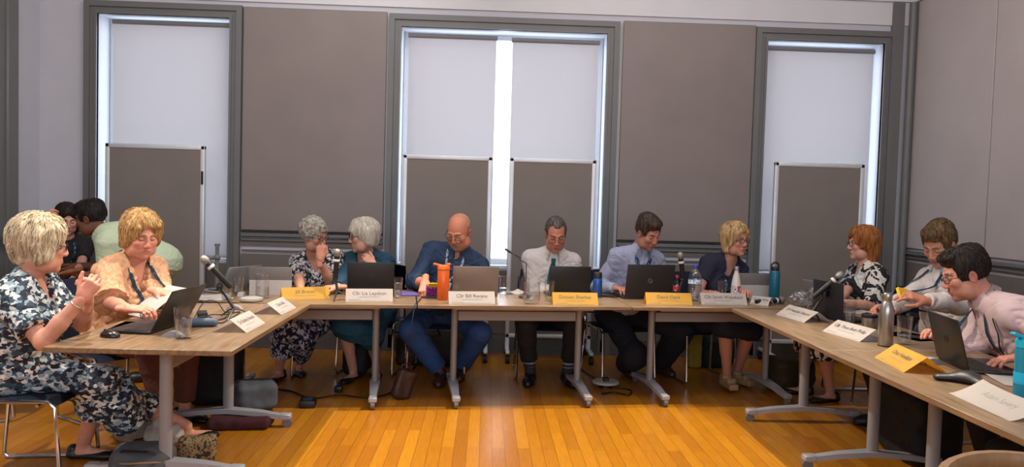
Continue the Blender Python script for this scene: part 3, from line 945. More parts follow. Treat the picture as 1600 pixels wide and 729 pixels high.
        # hands
        for q in (1, -1):
            h = s.hd[q]
            if h.get('skip'): continue
            d = h.get('dir'); d = s.Rz.T @ np.asarray(d, float) if d is not None else unit(s.wr[q] - s.el[q])
            n = h.get('nrm'); n = s.Rz.T @ np.asarray(n, float) if n is not None else np.array([0, 0, 1.])
            n0 = unit(n - np.dot(n, unit(d)) * unit(d))
            # thumb on the body's inner side for a hand lying palm down
            side = h.get('side', 1 if q == -1 else -1)
            V, F = field(hand_ops(s.wr[q], d, n, side, h.get('curl', .45), h.get('spread', .12), h.get('thumb', .5), h.get('point', False), sc * (1 if s.sex == 'm' else .93)), .0026)
            c = np.tile(np.array(lin(s.skin)[:3]) * np.array([1.04, .92, .9]), (len(V), 1))
            parts.append((V, F)); colors.append(c)
        me = npmesh('person', parts, colors); me.materials.append(m_skin)
        o = bpy.data.objects.new('person', me); col.objects.link(o)
        o.location = s.base; o.rotation_euler = (0, 0, s.rz)
        props(o, s.label, 'person', group)
        s.root = o
    def add(s, name, VF, m, wrinkle=0, wscale=14, label=None, sm=1, seed=1):
        V, F = VF
        if sm: V = smooth(V, F, sm)
        if wrinkle:
            wrinkle = wrinkle * 1.7
            N = normals(V, F)
            W = V + .05 * np.stack([vnoise(V * 7, 11), vnoise(V * 7, 12), vnoise(V * 7, 13)], 1)
            n = .38 * vnoise(W * wscale, seed) + .3 * vnoise(W * wscale * 2.1 + 9, seed + 1)
            cr = 0
            for q, (ax, sc_) in enumerate((((.6, .3), 1.0), ((-.7, -.4), 1.25), ((.2, .9), 1.7))):
                A = np.array(Euler((ax[1], ax[0], .4 * q)).to_matrix())
                U = (W @ A) * wscale * sc_ * np.array([.75, .75, 2.1]) + 3 * q
                mask = np.clip(vnoise(W * 5.5 + q * 7, seed + 7 + q) * 2.2 + .35, 0, 1)
                cr = cr + np.clip(1 - 3.2 * np.abs(vnoise(U, seed + 5 + q)), 0, 1) ** 1.4 * mask * (.9, .75, .5)[q]
            V = V + N * (n * wrinkle - cr * wrinkle * .75)[:, None]
        me = npmesh(name, [(V, F)]); me.materials.append(m)
        o = bpy.data.objects.new(name, me); col.objects.link(o); o.parent = s.root
        if label: o['label'] = label
        s.last = (V, F)
        return o
    def hair(s, style, m, amp=.004, label=None, fine=(1.0, 1.0, .18), freq=150, locks=0, lock_r=.0026, lock_l=.09, wave=.004, parting=(.02, -.01, .13)):
        V, F = field(hair_ops(style, s.face), .003)
        V = smooth(V, F, 1); N = normals(V, F)
        fr = np.array(fine)
        # strands: noise stretched downwards and around from the crown
        n = vnoise(V * freq * fr, 5) * .7 + vnoise(V * freq * .35 * fr + 4, 8)
        V = V + N * (n * amp)[:, None]
        parts = [(s.hc + (V * s.hs) @ s.HR.T, F)]
        if locks:
            LV, LF = s.make_locks(V, F, locks, lock_r, lock_l, wave, parting, style)
            parts.append((s.hc + (LV * s.hs) @ s.HR.T, LF))
        me = npmesh('hair', parts); me.materials.append(m)
        o = bpy.data.objects.new('hair', me); col.objects.link(o); o.parent = s.root
        if label: o['label'] = label
        return o
    def make_locks(s, V, F, n, r0, ln, wave, parting, style):
        """tapering locks that flow over the hair from the parting down"""
        r = np.random.default_rng(5); bv = BVHTree.FromPolygons([tuple(v) for v in V], [tuple(int(i) for i in f) for f in F])
        N = normals(V, F); cand = np.where((N[:, 2] > -.35) & (V[:, 2] > -.05))[0]
        Vs, Fs, o = [], [], 0
        pk = r.choice(cand, n); part = np.array(parting); K = 5; SEG = 9
        for i in pk:
            p = V[i].copy(); L = ln * r.uniform(.5, 1.15); ph = r.uniform(0, 6.28); pts = []; lift = r.uniform(.0003, .0028)
            sx = r.normal() * .25
            for k in range(SEG):
                loc, nn, _, _ = bv.find_nearest(Vector(p))
                nn = np.array(nn); q = np.array(loc) + nn * (lift + .001)
                if k > 7 and p[2] < -.03: q = p; nn = unit(np.array([nn[0], nn[1], 0]) + 1e-6)
                if style in ('short', 'crop', 'side', 'recede') and pts and q[1] > .062 and q[2] < .088: pts.append(pts[-1]); continue
                fl = unit((q - part) * np.array([1, 1, .6])) + np.array([0, 0, -.75]); fl = fl - nn * fl.dot(nn)
                if np.linalg.norm(fl) < 1e-3: fl = np.array([0, 1, 0.])
                fl = unit(fl); sd = np.cross(nn, fl)
                pts.append((q + sd * wave * math.sin(ph + k * 1.1), nn, sd))
                p = q + (fl + sd * sx) * L / SEG
            for k, (q, nn, sd) in enumerate(pts):
                t = k / (SEG - 1); w = r0 * (1 - .75 * t ** 2) * (.55 + .45 * min(1, t * 4))
                for a in range(K):
                    an = 2 * PI * a / K; Vs.append(q + sd * math.cos(an) * w * 1.6 + nn * math.sin(an) * w * .6)
            for k in range(SEG - 1):
                for a in range(K):
                    a2 = (a + 1) % K; Fs.append((o + k * K + a, o + k * K + a2, o + (k + 1) * K + a2, o + (k + 1) * K + a))
            o += SEG * K
        return np.array(Vs), np.array(Fs)
    def collar(s, m, h=.04, open_=22, drop=.045, r=.064):
        """turned down shirt collar with two points"""
        sc = s.sc; rows = []
        c = s.nb + s.up * .0 * sc
        for a in np.linspace(open_, 360 - open_, 41):
            t = math.radians(a); fr = (1 + math.cos(t)) / 2          # 1 at the throat
            o = s.right * math.sin(t) + s.fwd * math.cos(t)
            back = .018 * (1 - fr)
            pt = max(0, 1 - min(abs(a - open_), abs(360 - open_ - a)) / 38)
            P_ = lambda rr, z: c + o * rr * sc + s.up * (z + back) * sc - s.fwd * .012 * sc * (1 - fr)
            rows.append([P_(r, -.012), P_(r - .004, h * .6), P_(r - .003, h), P_(r + .004, h * .95), P_(r + .016, h * .25), P_(r + .020 + .022 * pt, -.006 - drop * .75 * pt)])
        g = G().sheet(rows, .003)
        return obj('collar', g, m, s.root)
    # ---- garments
    def shirt(s, m, name='shirt', sleeve='long', e=.012, neck='collar', hem=.0, wr=.004, flare=.0, collar_m=None, wscale=13, sleeve_len=.62, loose=0, label=None, extra=()):
        sc = s.sc
        ops = s.torso(e + loose) + list(extra)
        mm = (1 if s.sex == 'm' else .9) * (1 + .18 * s.fat)
        for q in (1, -1):
            a, b, c = s.sh[q], s.el[q], s.wr[q]
            if sleeve == 'long':
                ops += [('+', rc(a, b, .046 * sc * mm + e, .041 * sc * mm + e), .06), ('+', rc(b, b + (c - b) * .5, .041 * sc * mm + e, .038 * sc + e), .02),
                        ('+', cc(b + (c - b) * .4, b + (c - b) * .97, .038 * sc + e, .030 * sc + e * .7), .015)]
            elif sleeve == 'rolled':
                ops += [('+', rc(a, b, .047 * sc * mm + e, .041 * sc * mm + e), .06), ('+', rc(b, b + (c - b) * .3, .041 * sc * mm + e, .040 * sc + e), .02), ('+', cc(b + (c - b) * .05, b + (c - b) * .55, .041 * sc * mm + e, .039 * sc + e), .02),
                        ('+', cc(b + (c - b) * .42, b + (c - b) * .55, .043 * sc + e, .042 * sc + e), .006)]
            elif sleeve == 'short':
                t = sleeve_len
                ops += [('+', cc(a, a + (b - a) * t, .048 * sc * mm + e, (.047 + flare) * sc * mm + e), .04), ('+', rc(a, a + (b - a) * .25, .047 * sc * mm + e, .046 * sc * mm + e), .05)]
        if hem: ops.append(('+', cc(s.pel + np.array([0, -.01, .04]), s.pel + np.array([0, .0, -hem]), .16 * sc + e, .175 * sc + e, (0, 1, 0), .75), .05))
        # neck opening
        if neck in ('collar', 'open'):
            ops.append(('+', cc(s.nb + s.up * -.01, s.nb + s.up * .048 * sc + s.fwd * .004, .068 * sc, .061 * sc), .012))
            ops.append(('-', cc(s.nb - s.up * .02, s.nb + s.up * .09 * sc, .055 * sc, .057 * sc), .004))
            # the notch at the throat
            ops.append(('-', rc(s.nb + s.up * .075 * sc + s.fwd * .075 * sc, s.nb + s.up * (-.0 if neck == 'collar' else -.07) * sc + s.fwd * .085 * sc, .034 * sc, .008 * sc), .006))
        elif neck == 'crew':
            ops.append(('-', ell(s.nb + s.up * .05 * sc + s.fwd * .02, (.075 * sc, .075 * sc, .06 * sc), np.stack([s.right, s.fwd, s.up], 1)), .008))
        elif neck == 'v':
            ops.append(('-', rc(s.nb + s.up * .07 * sc + s.fwd * .03, s.nb + s.up * .01 * sc + s.fwd * .05 * sc, .075 * sc, .06 * sc), .01))
            ops.append(('-', rc(s.nb + s.up * .0 + s.fwd * .075 * sc, s.T(0, .155, .66), .05 * sc, .012), .01))
        s.shirt_VF = VF = field(ops, .0065)
        o = s.add(name, VF, m, wr, wscale, label)
        s.garment = s.last
        return o
    def bvh(s):
        V, F = s.garment
        return BVHTree.FromPolygons([tuple(v) for v in V], [tuple(int(i) for i in f) for f in F])
    def ribbon(s, path, width, m, name, off=.0075, thick=.002, tree=None):
        """strip lying on the garment: path of (right, height fraction) pairs along the chest"""
        tree = tree or s.bvh()
        pts = []
        n = 28
        path = np.array(path, float)
        x0 = path[0][0]; sg = 1 if x0 > 0 else -1
        nk = s.nb + s.right * sg * .062 * s.sc
        pts += [nk - s.fwd * .045 + s.up * .028, nk + s.fwd * .0 + s.up * .030, nk + s.fwd * .04 + s.up * .018] if abs(path[0][1] - 1) < .01 else []
        tt = np.linspace(0, len(path) - 1, n); fz_ = []
        for t in tt:
            i = min(int(t), len(path) - 2); q = path[i] + (path[i + 1] - path[i]) * (t - i)
            if len(pts) and q[1] > .93 and path[0][1] > .99: continue
            hit = tree.ray_cast(Vector(s.T(q[0], .5, q[1])), Vector(-s.fwd))
            f = (np.array(hit[0]) - s.pel) @ s.fwd if hit[0] is not None else -1
            fz_.append((q, f))
        best = max(f for q, f in fz_)
        for q, f in fz_:
            base = s.T(q[0], 0, q[1]); cur = (base - s.pel) @ s.fwd
            lo_f = .035 * s.sc + (.93 - q[1]) * .12
            pts.append(base + s.fwd * (max(f, lo_f if f > -.5 else max(lo_f, best * .8)) - cur + off))
        pts = np.array(pts)
        for _ in range(3): pts[1:-1] = .5 * pts[1:-1] + .25 * (pts[:-2] + pts[2:])
        for _ in range(2):
            for i in range(len(pts)):
                loc, nn, _, dist = tree.find_nearest(Vector(pts[i]))
                loc, nn = np.array(loc), np.array(nn)
                if (pts[i] - loc) @ nn < off: pts[i] = loc + nn * off
            pts[1:-1] = .6 * pts[1:-1] + .2 * (pts[:-2] + pts[2:])
        g = G(); rows = []
        for i, p in enumerate(pts):
            t = unit(pts[min(i + 1, len(pts) - 1)] - pts[max(i - 1, 0)]); l = unit(np.cross(t, s.fwd))
            rows.append([p - l * width / 2, p + l * width / 2])
        g.sheet(rows, thick)
        return obj(name, g, m, s.root)
    def lanyard(s, m, low=.45, w=.016, x=.06, tag=None):
        tr = s.bvh(); rr = G()
        o = s.ribbon([(-x - .005, 1.0), (-x, .93), (-x * .75, .78), (-.004, low)], w, m, 'lanyard', tree=tr)
        o2 = s.ribbon([(x + .005, 1.0), (x, .93), (x * .75, .78), (.004, low)], w, m, 'lanyard', tree=tr)
        if tag is not None:
            hit = tr.ray_cast(Vector(s.T(0, .5, low - .09)), Vector(-s.fwd))
            p = Vector(hit[0]) if hit[0] is not None else Vector(s.T(0, .13, low - .09))
            M = Matrix.Translation(p + Vector(s.fwd) * .006) @ Matrix(np.stack([s.right, s.fwd, s.up], 1).tolist()).to_4x4()
            obj('badge', G().box((.06, .004, .085), M=M, bev=.001), tag, s.root)
    def trousers(s, m, e=.012, cuff=.10, wr=.004, name='trousers', label=None, width=1.0):
        sc = s.sc
        ops = [('+', ell(s.pel + np.array([0, -.01, -.01]), ((.178 + .02 * s.fat) * sc + e, (.135 + .03 * s.fat) * sc + e, .12 * sc + e)), 0)]
        for q in (1, -1):
            h, k, a = s.hip[q], s.kn[q], s.an[q]
            end = k + (a - k) * (1 - cuff)
            ops += [('+', rc(h, k, .092 * sc + e, .066 * sc + e), .05), ('+', cc(k, end, .064 * sc * width + e, .052 * sc * width + e), .03), ('+', rc(k, k + (a - k) * .3, .064 * sc * width + e, .06 * sc * width + e), .02)]
        return s.add(name, field(ops, .0065), m, wr, 11, label)
    def skirt(s, m, length=1.0, e=.014, wr=.004, name='skirt', label=None, hem_w=.2, only_ops=False):
        """covers pelvis and thighs, then hangs from the knees"""
        sc = s.sc
        ops = [('+', ell(s.pel + np.array([0, -.01, -.01]), ((.182 + .02 * s.fat) * sc + e, (.14 + .03 * s.fat) * sc + e, .12 * sc + e)), 0)]
        for q in (1, -1): ops += [('+', rc(s.hip[q], s.kn[q], .095 * sc + e, .068 * sc + e), .05)]
        hm = (s.hip[1] + s.hip[-1]) / 2; km = (s.kn[1] + s.kn[-1]) / 2
        half_w = np.linalg.norm(s.kn[1] - s.kn[-1]) / 2
        ops.append(('+', rc(hm, km, .10 * sc + e, .07 * sc + e), .07))
        if length > 0:
            am = (s.an[1] + s.an[-1]) / 2
            end = km + (am - km) * length
            fl = unit(np.cross(am - km, s.kn[1] - s.kn[-1]))
            wd = max(half_w + .075 * sc, hem_w * .6)
            ops.append(('+', cc(km + (km - am) * .02, end, wd + e, max(wd, hem_w) + e, fl, .52), .05))
            for q in (1, -1):
                ops.append(('+', cc(s.kn[q], s.kn[q] + (s.an[q] - s.kn[q]) * length, .062 * sc + e, .075 * sc + e), .05))
        if only_ops: return ops
        return s.add(name, field(ops, .0065), m, wr, 10, label)
    def shoes(s, m, kind='shoe', label=None, qs=(1, -1)):
        sc = s.sc
        for q in qs:
            a, d = s.an[q], s.footdir(q)
            z = np.array([0, 0, 1.]); gz = a - z * .085 * sc
            l = np.cross(d, z)
            heel, toe = gz - d * .055 * sc, gz + d * .175 * sc
            if kind == 'flat':
                ops = [('+', rc(heel + z * .02 * sc, gz + d * .12 * sc + z * .02 * sc, .030 * sc, .040 * sc, z, .55), 0), ('+', rc(gz + d * .10 * sc + z * .02 * sc, toe - d * .02 + z * .016 * sc, .040 * sc, .026 * sc, z, .55), .02),
                       ('+', rc(heel + z * .03 * sc, heel + z * .05 * sc, .03 * sc, .028 * sc), .015), ('-', ell(gz + d * .045 * sc + z * .07 * sc, (.05, .085, .042), np.stack([l, d, z], 1)), .006)]
            elif kind == 'wedge':
                ops = [('+', rb(gz + d * .05 * sc + z * .02, (.036 * sc, .115 * sc, .024), np.stack([l, d, z], 1), .01), 0), ('+', rb(gz - d * .03 * sc + z * .04, (.033 * sc, .045 * sc, .045), np.stack([l, d, z], 1), .01), .01),
                       ('+', rc(gz + d * .10 * sc - l * .02 + z * .06, gz + d * .10 * sc + l * .02 + z * .06, .02, .02, d, 1.0), .01), ('+', cc(a - z * .03, a - z * .0, .043 * sc, .04 * sc), .003)]
            else:
                ops = [('+', rc(heel + z * .04 * sc, gz + d * .11 * sc + z * .032 * sc, .036 * sc, .042 * sc, l, 1.0), 0), ('+', rc(gz + d * .1 * sc + z * .03 * sc, toe - d * .025 + z * .026 * sc, .043 * sc, .034 * sc), .02),
                       ('+', rc(gz + z * .05 * sc, a - z * .0, .042 * sc, .044 * sc), .03), ('-', half(-z, -.004), .004)]
            s.add('shoe', field(ops, .005), m, 0, label=label)
    def socks(s, m):
        for q in (1, -1):
            a, k = s.an[q], s.kn[q]; u = unit(k - a)
            s.add('sock', field([('+', cc(a - u * .02, a + u * .12 * s.sc, .043 * s.sc, .047 * s.sc), 0)], .005), m, 0)
    def glasses(s, m, lens=None, r=.0225, thick=.0019, drop=0, square=.8):
        g = G(); k = s.hs
        Hm = lambda p: s.hc + s.HR @ (np.asarray(p, float) * k)
        w = s.face.get('w', 1)
        zc = .001 - drop
        for q in (1, -1):
            pts = []
            for i in range(20):
                a = 2 * PI * i / 20
                ca, sa = math.cos(a), math.sin(a)
                e = lambda v: math.copysign(abs(v) ** square, v)
                x, z = q * .032 + e(ca) * r, zc + e(sa) * r * .72
                pts.append(Hm((x, .103 - .25 * max(0, abs(x) - .02) , z)))
            g.tube(pts, thick * k, 6, closed=True)
            g.tube([Hm((q * .054, .0945, zc + .006)), Hm((q * .074 * w + q * .004, .075, zc + .007)), Hm((q * .080 * w, .01, .010)), Hm((q * .080 * w, -.015, .0))], thick * k, 6)
        g.tube([Hm((-.011, .106, zc + .004)), Hm((0, .109, zc + .007)), Hm((.011, .106, zc + .004))], thick * k, 6)
        o = obj('glasses', g, m, s.root)
        if lens is not None:
            for q in (1, -1):
                l = G(); ps = []
                for i in range(16):
                    a = 2 * PI * i / 16
                    x, z = q * .032 + math.cos(a) * r * .95, zc + math.sin(a) * r * .68
                    ps.append(l.bm.verts.new(Hm((x, .1025 - .25 * max(0, abs(x) - .02), z))))
                l.bm.faces.new(ps)
                obj('lens', l, lens, o)
        return o
    def cuffband(s, q, m, name, t=.93, r=.031, w=.012):
        b, c = s.el[q], s.wr[q]; p = b + (c - b) * t; u = unit(c - b)
        return s.add(name, field([('+', cc(p - u * w / 2, p + u * w / 2, r * s.sc, r * s.sc * .97), 0)], .003), m, 0)
    def tie(s, m):
        tr = s.bvh(); pts = []
        g = G(); rows = []
        for t, w in ((.99, .016), (.95, .020), (.935, .014), (.85, .024), (.7, .032), (.5, .038), (.35, .042)):
            hit = tr.ray_cast(Vector(s.T(0, .5, t)), Vector(-s.fwd))
            p = np.array(hit[0]) if hit[0] is not None else s.T(0, .1, t)
            p = p + s.fwd * (.012 if t > .92 else .007)
            rows.append([p - s.right * w * s.sc, p + s.fwd * .004, p + s.right * w * s.sc])
        g.sheet(rows, .004)
        return obj('tie', g, m, s.root)
# ------------------------------------------------------------------ who is there
HPX = ony
m_lens = glass_mat('spectacle_lens', (.9, .92, .95), .06)
m_spec = mat('dark_spectacle_frame', '#1c1a1c', .3)
m_specr = mat('tortoise_spectacle_frame', '#4a2420', .3)
m_specm = mat('metal_spectacle_frame', '#6b655c', .3, .7)
m_lanblue = pattern_mat('blue_printed_lanyard', ['#1d4a66', '#1d4a66', '#cfe3e8'], 60, pos=(.2, .62), kind='noise')
m_lannavy = pattern_mat('navy_lanyard', ['#23435e', '#23435e', '#8fb2c2'], 70, pos=(.2, .66), kind='noise')
m_lanwhite = pattern_mat('white_printed_lanyard', ['#2c6f9e', '#cfd9e2', '#e6e9ee'], 60, pos=(.42, .6), kind='noise')
m_badge = mat('card_badge', '#dadfe4', .4, var=.03)
m_shoeb = mat('black_leather', '#121214', .42, var=.15)
m_shoebr = mat('brown_leather', '#38201a', .45, var=.15)
m_trb = mat('black_trouser_cloth', '#121218', .85, var=.15)
WG = 'people at the meeting'

# --- back row
p = Person('person', 'person with grey curly hair in a leaf print blouse, chin on hand', (-1.30, 6.38), 186, head=HPX(491, 367, 6.12), head_rot=(56, 14, 8), skin='#bf8f78',
           scale=1.03, sex='f', fat=.35, bust=.06, hs=1.0, face=dict(w=1.0, brow='#8b8078', lip='#a0605a', eyes='closed', fat=.5),
           hands={-1: dict(at=HPX(500, 404, 5.86), dir=(.05, .12, 1), nrm=(.3, -1, .1), curl=1.2, thumb=.8), 1: dict(at=onz(470, 452, .79), curl=.5)},
           elbows={-1: (-.2, .1, -1)}, feet={1: onz(428, 600, 0) + [0, .14, 0], -1: onz(462, 588, 0) + [0, .12, 0]})
p.hair('curly', hair_mat('grey_curly_hair', '#6d675f', '#bdb6aa', 90), .004, fine=(1, 1, 1), freq=120)
m_leaf = pattern_mat('black_white_leaf_print', ['#15151b', '#8e8b90', '#cfcbcd'], 62, (1, 1, .8), 1.2, 'cells', (.50, .62))
p.shirt(m_leaf, 'blouse', 'short', .016, 'v', sleeve_len=.85, flare=.012, wr=.005)
p.glasses(m_specr, m_lens)
p.trousers(pattern_mat('navy_white_leaf_print', ['#101a38', '#8a93b4', '#c3c9de'], 55, (1, 1, .8), 1.2, 'cells', (.52, .66)), .014, .32, width=1.35)
p.shoes(mat('dark_purple_shoe', '#231a2a', .35), 'flat')
p.cuffband(-1, mat('maroon_watch_strap', '#3c1322', .5), 'watch', .90)

p = Person('person', 'person in a dark teal jacket with a straight white bob, turned left', (-.93, 6.46), 172, head=HPX(567, 369, 6.20), head_rot=(-62, 6, 0), skin='#c79a86',
           scale=1.03, sex='f', fat=.3, bust=.05, hs=1.0, face=dict(brow='#a89c92', lip='#a35f5c', eyes='open', nose=1.05, tuck=.03, drop=-.07),
           hands={-1: dict(at=HPX(584, 415, 6.02), dir=(-.5, -.05, .55), nrm=(.3, -.9, .5), curl=1.1), 1: dict(at=onz(528, 448, .79), dir=(-.8, -.3, 0), curl=.7)},
           feet={1: onz(548, 598, 0) + [0, .10, 0], -1: onz(585, 590, 0) + [.0, .12, .0]}, knees={1: (.1, .8, .6), -1: (-.1, .8, .6)})
p.hair('bob', hair_mat('white_hair', '#b3aa9b', '#ded8cb', 55), .003, locks=714, lock_r=0.0019, lock_l=.1, wave=.002)
p.shirt(mat('dark_teal_cloth', '#163f55', .8, var=.12, scale=8), 'jacket', 'long', .02, 'v', wr=.006, hem=.12)
p.skirt(mat('dark_teal_skirt', '#164a62', .8, var=.15, scale=8), .14, hem_w=.2)
p.glasses(m_spec, m_lens, square=.6, thick=.0024)
p.shoes(m_shoeb, 'flat')

p = Person('person', 'bald person with goatee in a navy blue shirt, reaching towards the sweets', (-.36, 6.42), 176, head=HPX(717, 361, 6.16), head_rot=(-20, 30, -4), skin='#c8876b',
           scale=1.06, sex='m', fat=.85, hs=1.04, shoulder=.19, face=dict(w=1.06, fat=.9, brow='#7d6a5a', beard='#9c8d80', beard_w=.034, beard_a=.95, eyes='closed', chins=True, nose=1.1),
           hands={1: dict(at=onz(664, 440, .83), dir=(-.02, -.75, -.65), nrm=(-.2, -.8, .6), curl=.75, thumb=.5), -1: dict(at=onz(745, 446, .80), dir=(-.7, -.6, -.1), curl=.5)},
           elbows={1: (.6, -.2, -.7), -1: (-.6, -.2, -.7)}, feet={1: onz(690, 606, 0) + [-.02, .16, 0], -1: onz(722, 596, 0) + [-.02, .14, 0]}, knees={1: (.5, .8, .5), -1: (-.6, .8, .5)})
p.hair('fringe', hair_mat('grey_stubble_hair', '#8a7468', '#a89488', 90), .001)
p.shirt(mat('navy_shirt', '#1b3553', .75, var=.14, scale=9), 'shirt', 'rolled', .016, 'open', wr=.007)
p.collar(MATS['navy_shirt'], open_=40, drop=.05)
p.lanyard(m_lanwhite, .62, .017, .065, m_badge)
p.trousers(mat('blue_jeans', '#284a80', .85, var=.18, scale=10), .014, .10, width=1.15)
p.glasses(m_specm, m_lens, drop=.012, square=.7)
p.shoes(m_shoebr)

p = Person('person', 'person in a white shirt and teal tie, looking down at a black laptop', (.52, 6.48), 180, head=HPX(868, 366, 6.22), head_rot=(3, 24, 0), skin='#bb8169',
           scale=1.04, sex='m', fat=.15, hs=1.05, face=dict(w=.96, brow='#4d4038', eyes='closed', lip='#94564c', nose=1.1),
           hands={1: dict(at=(.60, 6.13, .79), curl=.5), -1: dict(at=(.78, 6.15, .79), curl=.5)},
           feet={1: onz(830, 606, 0) + [0, .17, 0], -1: onz(889, 607, 0) + [.0, .17, 0]}, knees={1: (.22, .8, .6), -1: (-.22, .8, .6)})
p.hair('recede', hair_mat('dark_grey_hair', '#3a3431', '#6f6862', 80), .002, locks=442, lock_r=0.0015, lock_l=.035, wave=.002)
p.shirt(mat('white_shirt', '#cfc9c6', .75, var=.04, scale=9), 'shirt', 'long', .015, 'collar', wr=.006)
p.collar(MATS['white_shirt'])
p.tie(mat('teal_tie', '#0d6670', .5, var=.1, scale=60))
p.trousers(m_trb, .014, .27)
p.socks(pattern_mat('striped_sock', ['#2a2c36', '#2a2c36', '#9a9fb0'], 22, (.01, .01, 2.2), 0, 'noise', (.3, .56)))
p.glasses(mat('thin_spectacle_frame', '#6a5a55', .3, .6), m_lens, thick=.0013, drop=.004)
p.shoes(m_shoeb)

p = Person('person', 'person in a pale blue shirt with a blue patterned lanyard, dark hair, looking down', (1.16, 6.50), 194, head=HPX(1013, 363, 6.2), head_rot=(15, 28, 6), skin='#b98672',
           scale=1.05, sex='m', fat=.35, hs=1.02, face=dict(brow='#3a2d26', eyes='closed', fat=.2),
           hands={1: dict(at=(1.06, 6.10, .79), curl=.5), -1: dict(at=(1.36, 6.17, .79), curl=.5)},
           elbows={1: (.4, -.3, -.8)}, feet={1: onz(985, 592, 0) + [0, .2, 0], -1: onz(1046, 592, 0) + [-.04, .2, 0]}, knees={1: (.35, .8, .6), -1: (-.4, .8, .6)})
p.hair('short', hair_mat('dark_brown_hair', '#2a211d', '#57473d', 80), .003, locks=510, lock_r=0.0017, lock_l=.04, wave=.003)
p.shirt(mat('pale_blue_shirt', '#9fa6c0', .75, var=.05, scale=9), 'shirt', 'long', .016, 'collar', wr=.007)
p.collar(MATS['pale_blue_shirt'])
p.ribbon([(-.068, 1.0), (-.06, .93), (-.034, .80), (-.012, .6)], .034, pattern_mat('blue_white_scarf_print', ['#1b3a6e', '#1b3a6e', '#9fb8d8'], 70, pos=(.3, .55), kind='noise'), 'lanyard', .006)
p.ribbon([(.068, 1.0), (.06, .93), (.034, .80), (.012, .6)], .034, MATS['blue_white_scarf_print'], 'lanyard', .006)
p.trousers(mat('dark_navy_trousers', '#12141f', .9, var=.15), .016, .05, width=1.5)
p.shoes(m_shoebr)

p = Person('person', 'person in a navy V-neck top with a wavy blonde bob and glasses, looking right', (1.86, 6.46), 192, head=HPX(1149, 375, 6.22), head_rot=(17, 2, 0), skin='#c28e78',
           scale=1.03, sex='f', fat=.15, bust=.05, hs=1.0, face=dict(brow='#7a5d40', lip='#b0605c', nose=1.05, fring='curtain', part=-.02, drop=-.10, tuck=.012),
           hands={1: dict(at=onz(1118, 459, .79), dir=(.5, -.6, -.1), curl=.4), -1: dict(at=onz(1165, 459, .79), curl=.5)}, elbows={1: (.45, -.35, -.8)},
           feet={1: onz(1137, 612, 0) + [.02, .10, 0.03], -1: onz(1152, 606, 0) + [.04, .14, .02]}, knees={1: (.0, .8, .6), -1: (-.1, .8, .6)})
p.hair('bobfull', hair_mat('blonde_hair', '#8a6a42', '#d9bb88', 50), .004, locks=714, lock_r=0.0022, lock_l=.08, wave=.0014)
p.shirt(mat('navy_jersey', '#1a1d33', .85, var=.12, scale=9), 'top', 'short', .015, 'v', sleeve_len=.56, wr=.005)
p.skirt(mat('navy_skirt', '#15182a', .85, var=.12), .12, hem_w=.17)
p.glasses(m_spec, m_lens, square=.6)
p.lanyard(m_lanblue, .62, .014, .06)
p.shoes(mat('tan_wedge_shoe', '#a88d6a', .6), 'wedge')

# --- right side, from the back
p = Person('person', 'auburn haired person in glasses and a black and white floral dress, in profile', (3.02, 5.86), 92, head=HPX(1347, 381, 5.86), head_rot=(-6, 2, 0), skin='#cf9f8a',
           scale=1.0, sex='f', fat=.1, bust=.05, hs=.98, face=dict(brow='#7a4a30', lip='#b4605a', nose=1.1, fring='swept', sweep=1, drop=-.145, tuck=.05),
           hands={1: dict(at=onz(1310, 470, .80), curl=.5), -1: dict(at=(2.62, 5.45, .80), curl=.5)}, elbows={-1: (-.5, -.1, -.9)},
           feet={1: np.array([2.55, 5.95, 0]), -1: onz(1285, 632, 0) + [.1, .1, 0]})
p.hair('long', hair_mat('auburn_hair', '#6b3a18', '#b5763c', 55), .003, locks=714, lock_r=0.0020, lock_l=.12, wave=.003)
p.shirt(pattern_mat('black_white_floral', ['#131318', '#131318', '#d8d0c8', '#a9b2b8'], 12, (1, 1, 1), 1.6, 'noise', (.3, .52, .66)), 'dress', 'short', .016, 'v', sleeve_len=1.0, flare=.014, wr=.005, extra=p.skirt(None, .35, only_ops=True))
p.lanyard(m_lanwhite, .62, .016, .055)
p.glasses(m_spec, m_lens, square=.6)
p.shoes(m_shoeb, 'flat')

p = Person('person', 'person in a white jumper over a pale blue collar, brown hair, holding a yellow pad', (3.12, 4.98), 96, head=HPX(1468, 382, 4.98), head_rot=(22, 30, 0), skin='#c08c72',
           scale=1.05, sex='m', fat=.3, hs=1.06, face=dict(brow='#5b4230', eyes='closed', lip='#9a5c50', nose=1.15),
           hands={-1: dict(at=HPX(1447, 470, 4.52), dir=(-1, .1, .34), nrm=(.3, -.6, .8), curl=.42, thumb=.6, side=-1), 1: dict(at=HPX(1388, 484, 4.78), dir=(-.9, -.1, .1), nrm=(0, .5, .8), curl=.9)},
           elbows={-1: (-.8, -.2, -.7)}, feet={1: np.array([2.75, 5.1, 0]), -1: np.array([2.7, 4.8, 0])})
p.hair('short', hair_mat('light_brown_hair', '#40301f', '#7d6342', 70), .003, locks=578, lock_r=0.0019, lock_l=.05, wave=.004, parting=(-.04, .02, .13))
p.shirt(mat('white_knit', '#cbc3be', .9, var=.04, scale=9, bump=.1, bscale=250), 'jumper', 'long', .022, 'collar', wr=.008)
p.collar(mat('pale_blue_collar', '#9db3c4', .75), open_=28)
p.lanyard(m_lannavy, .5, .022, .075)
p.trousers(m_trb); p.shoes(m_shoeb)

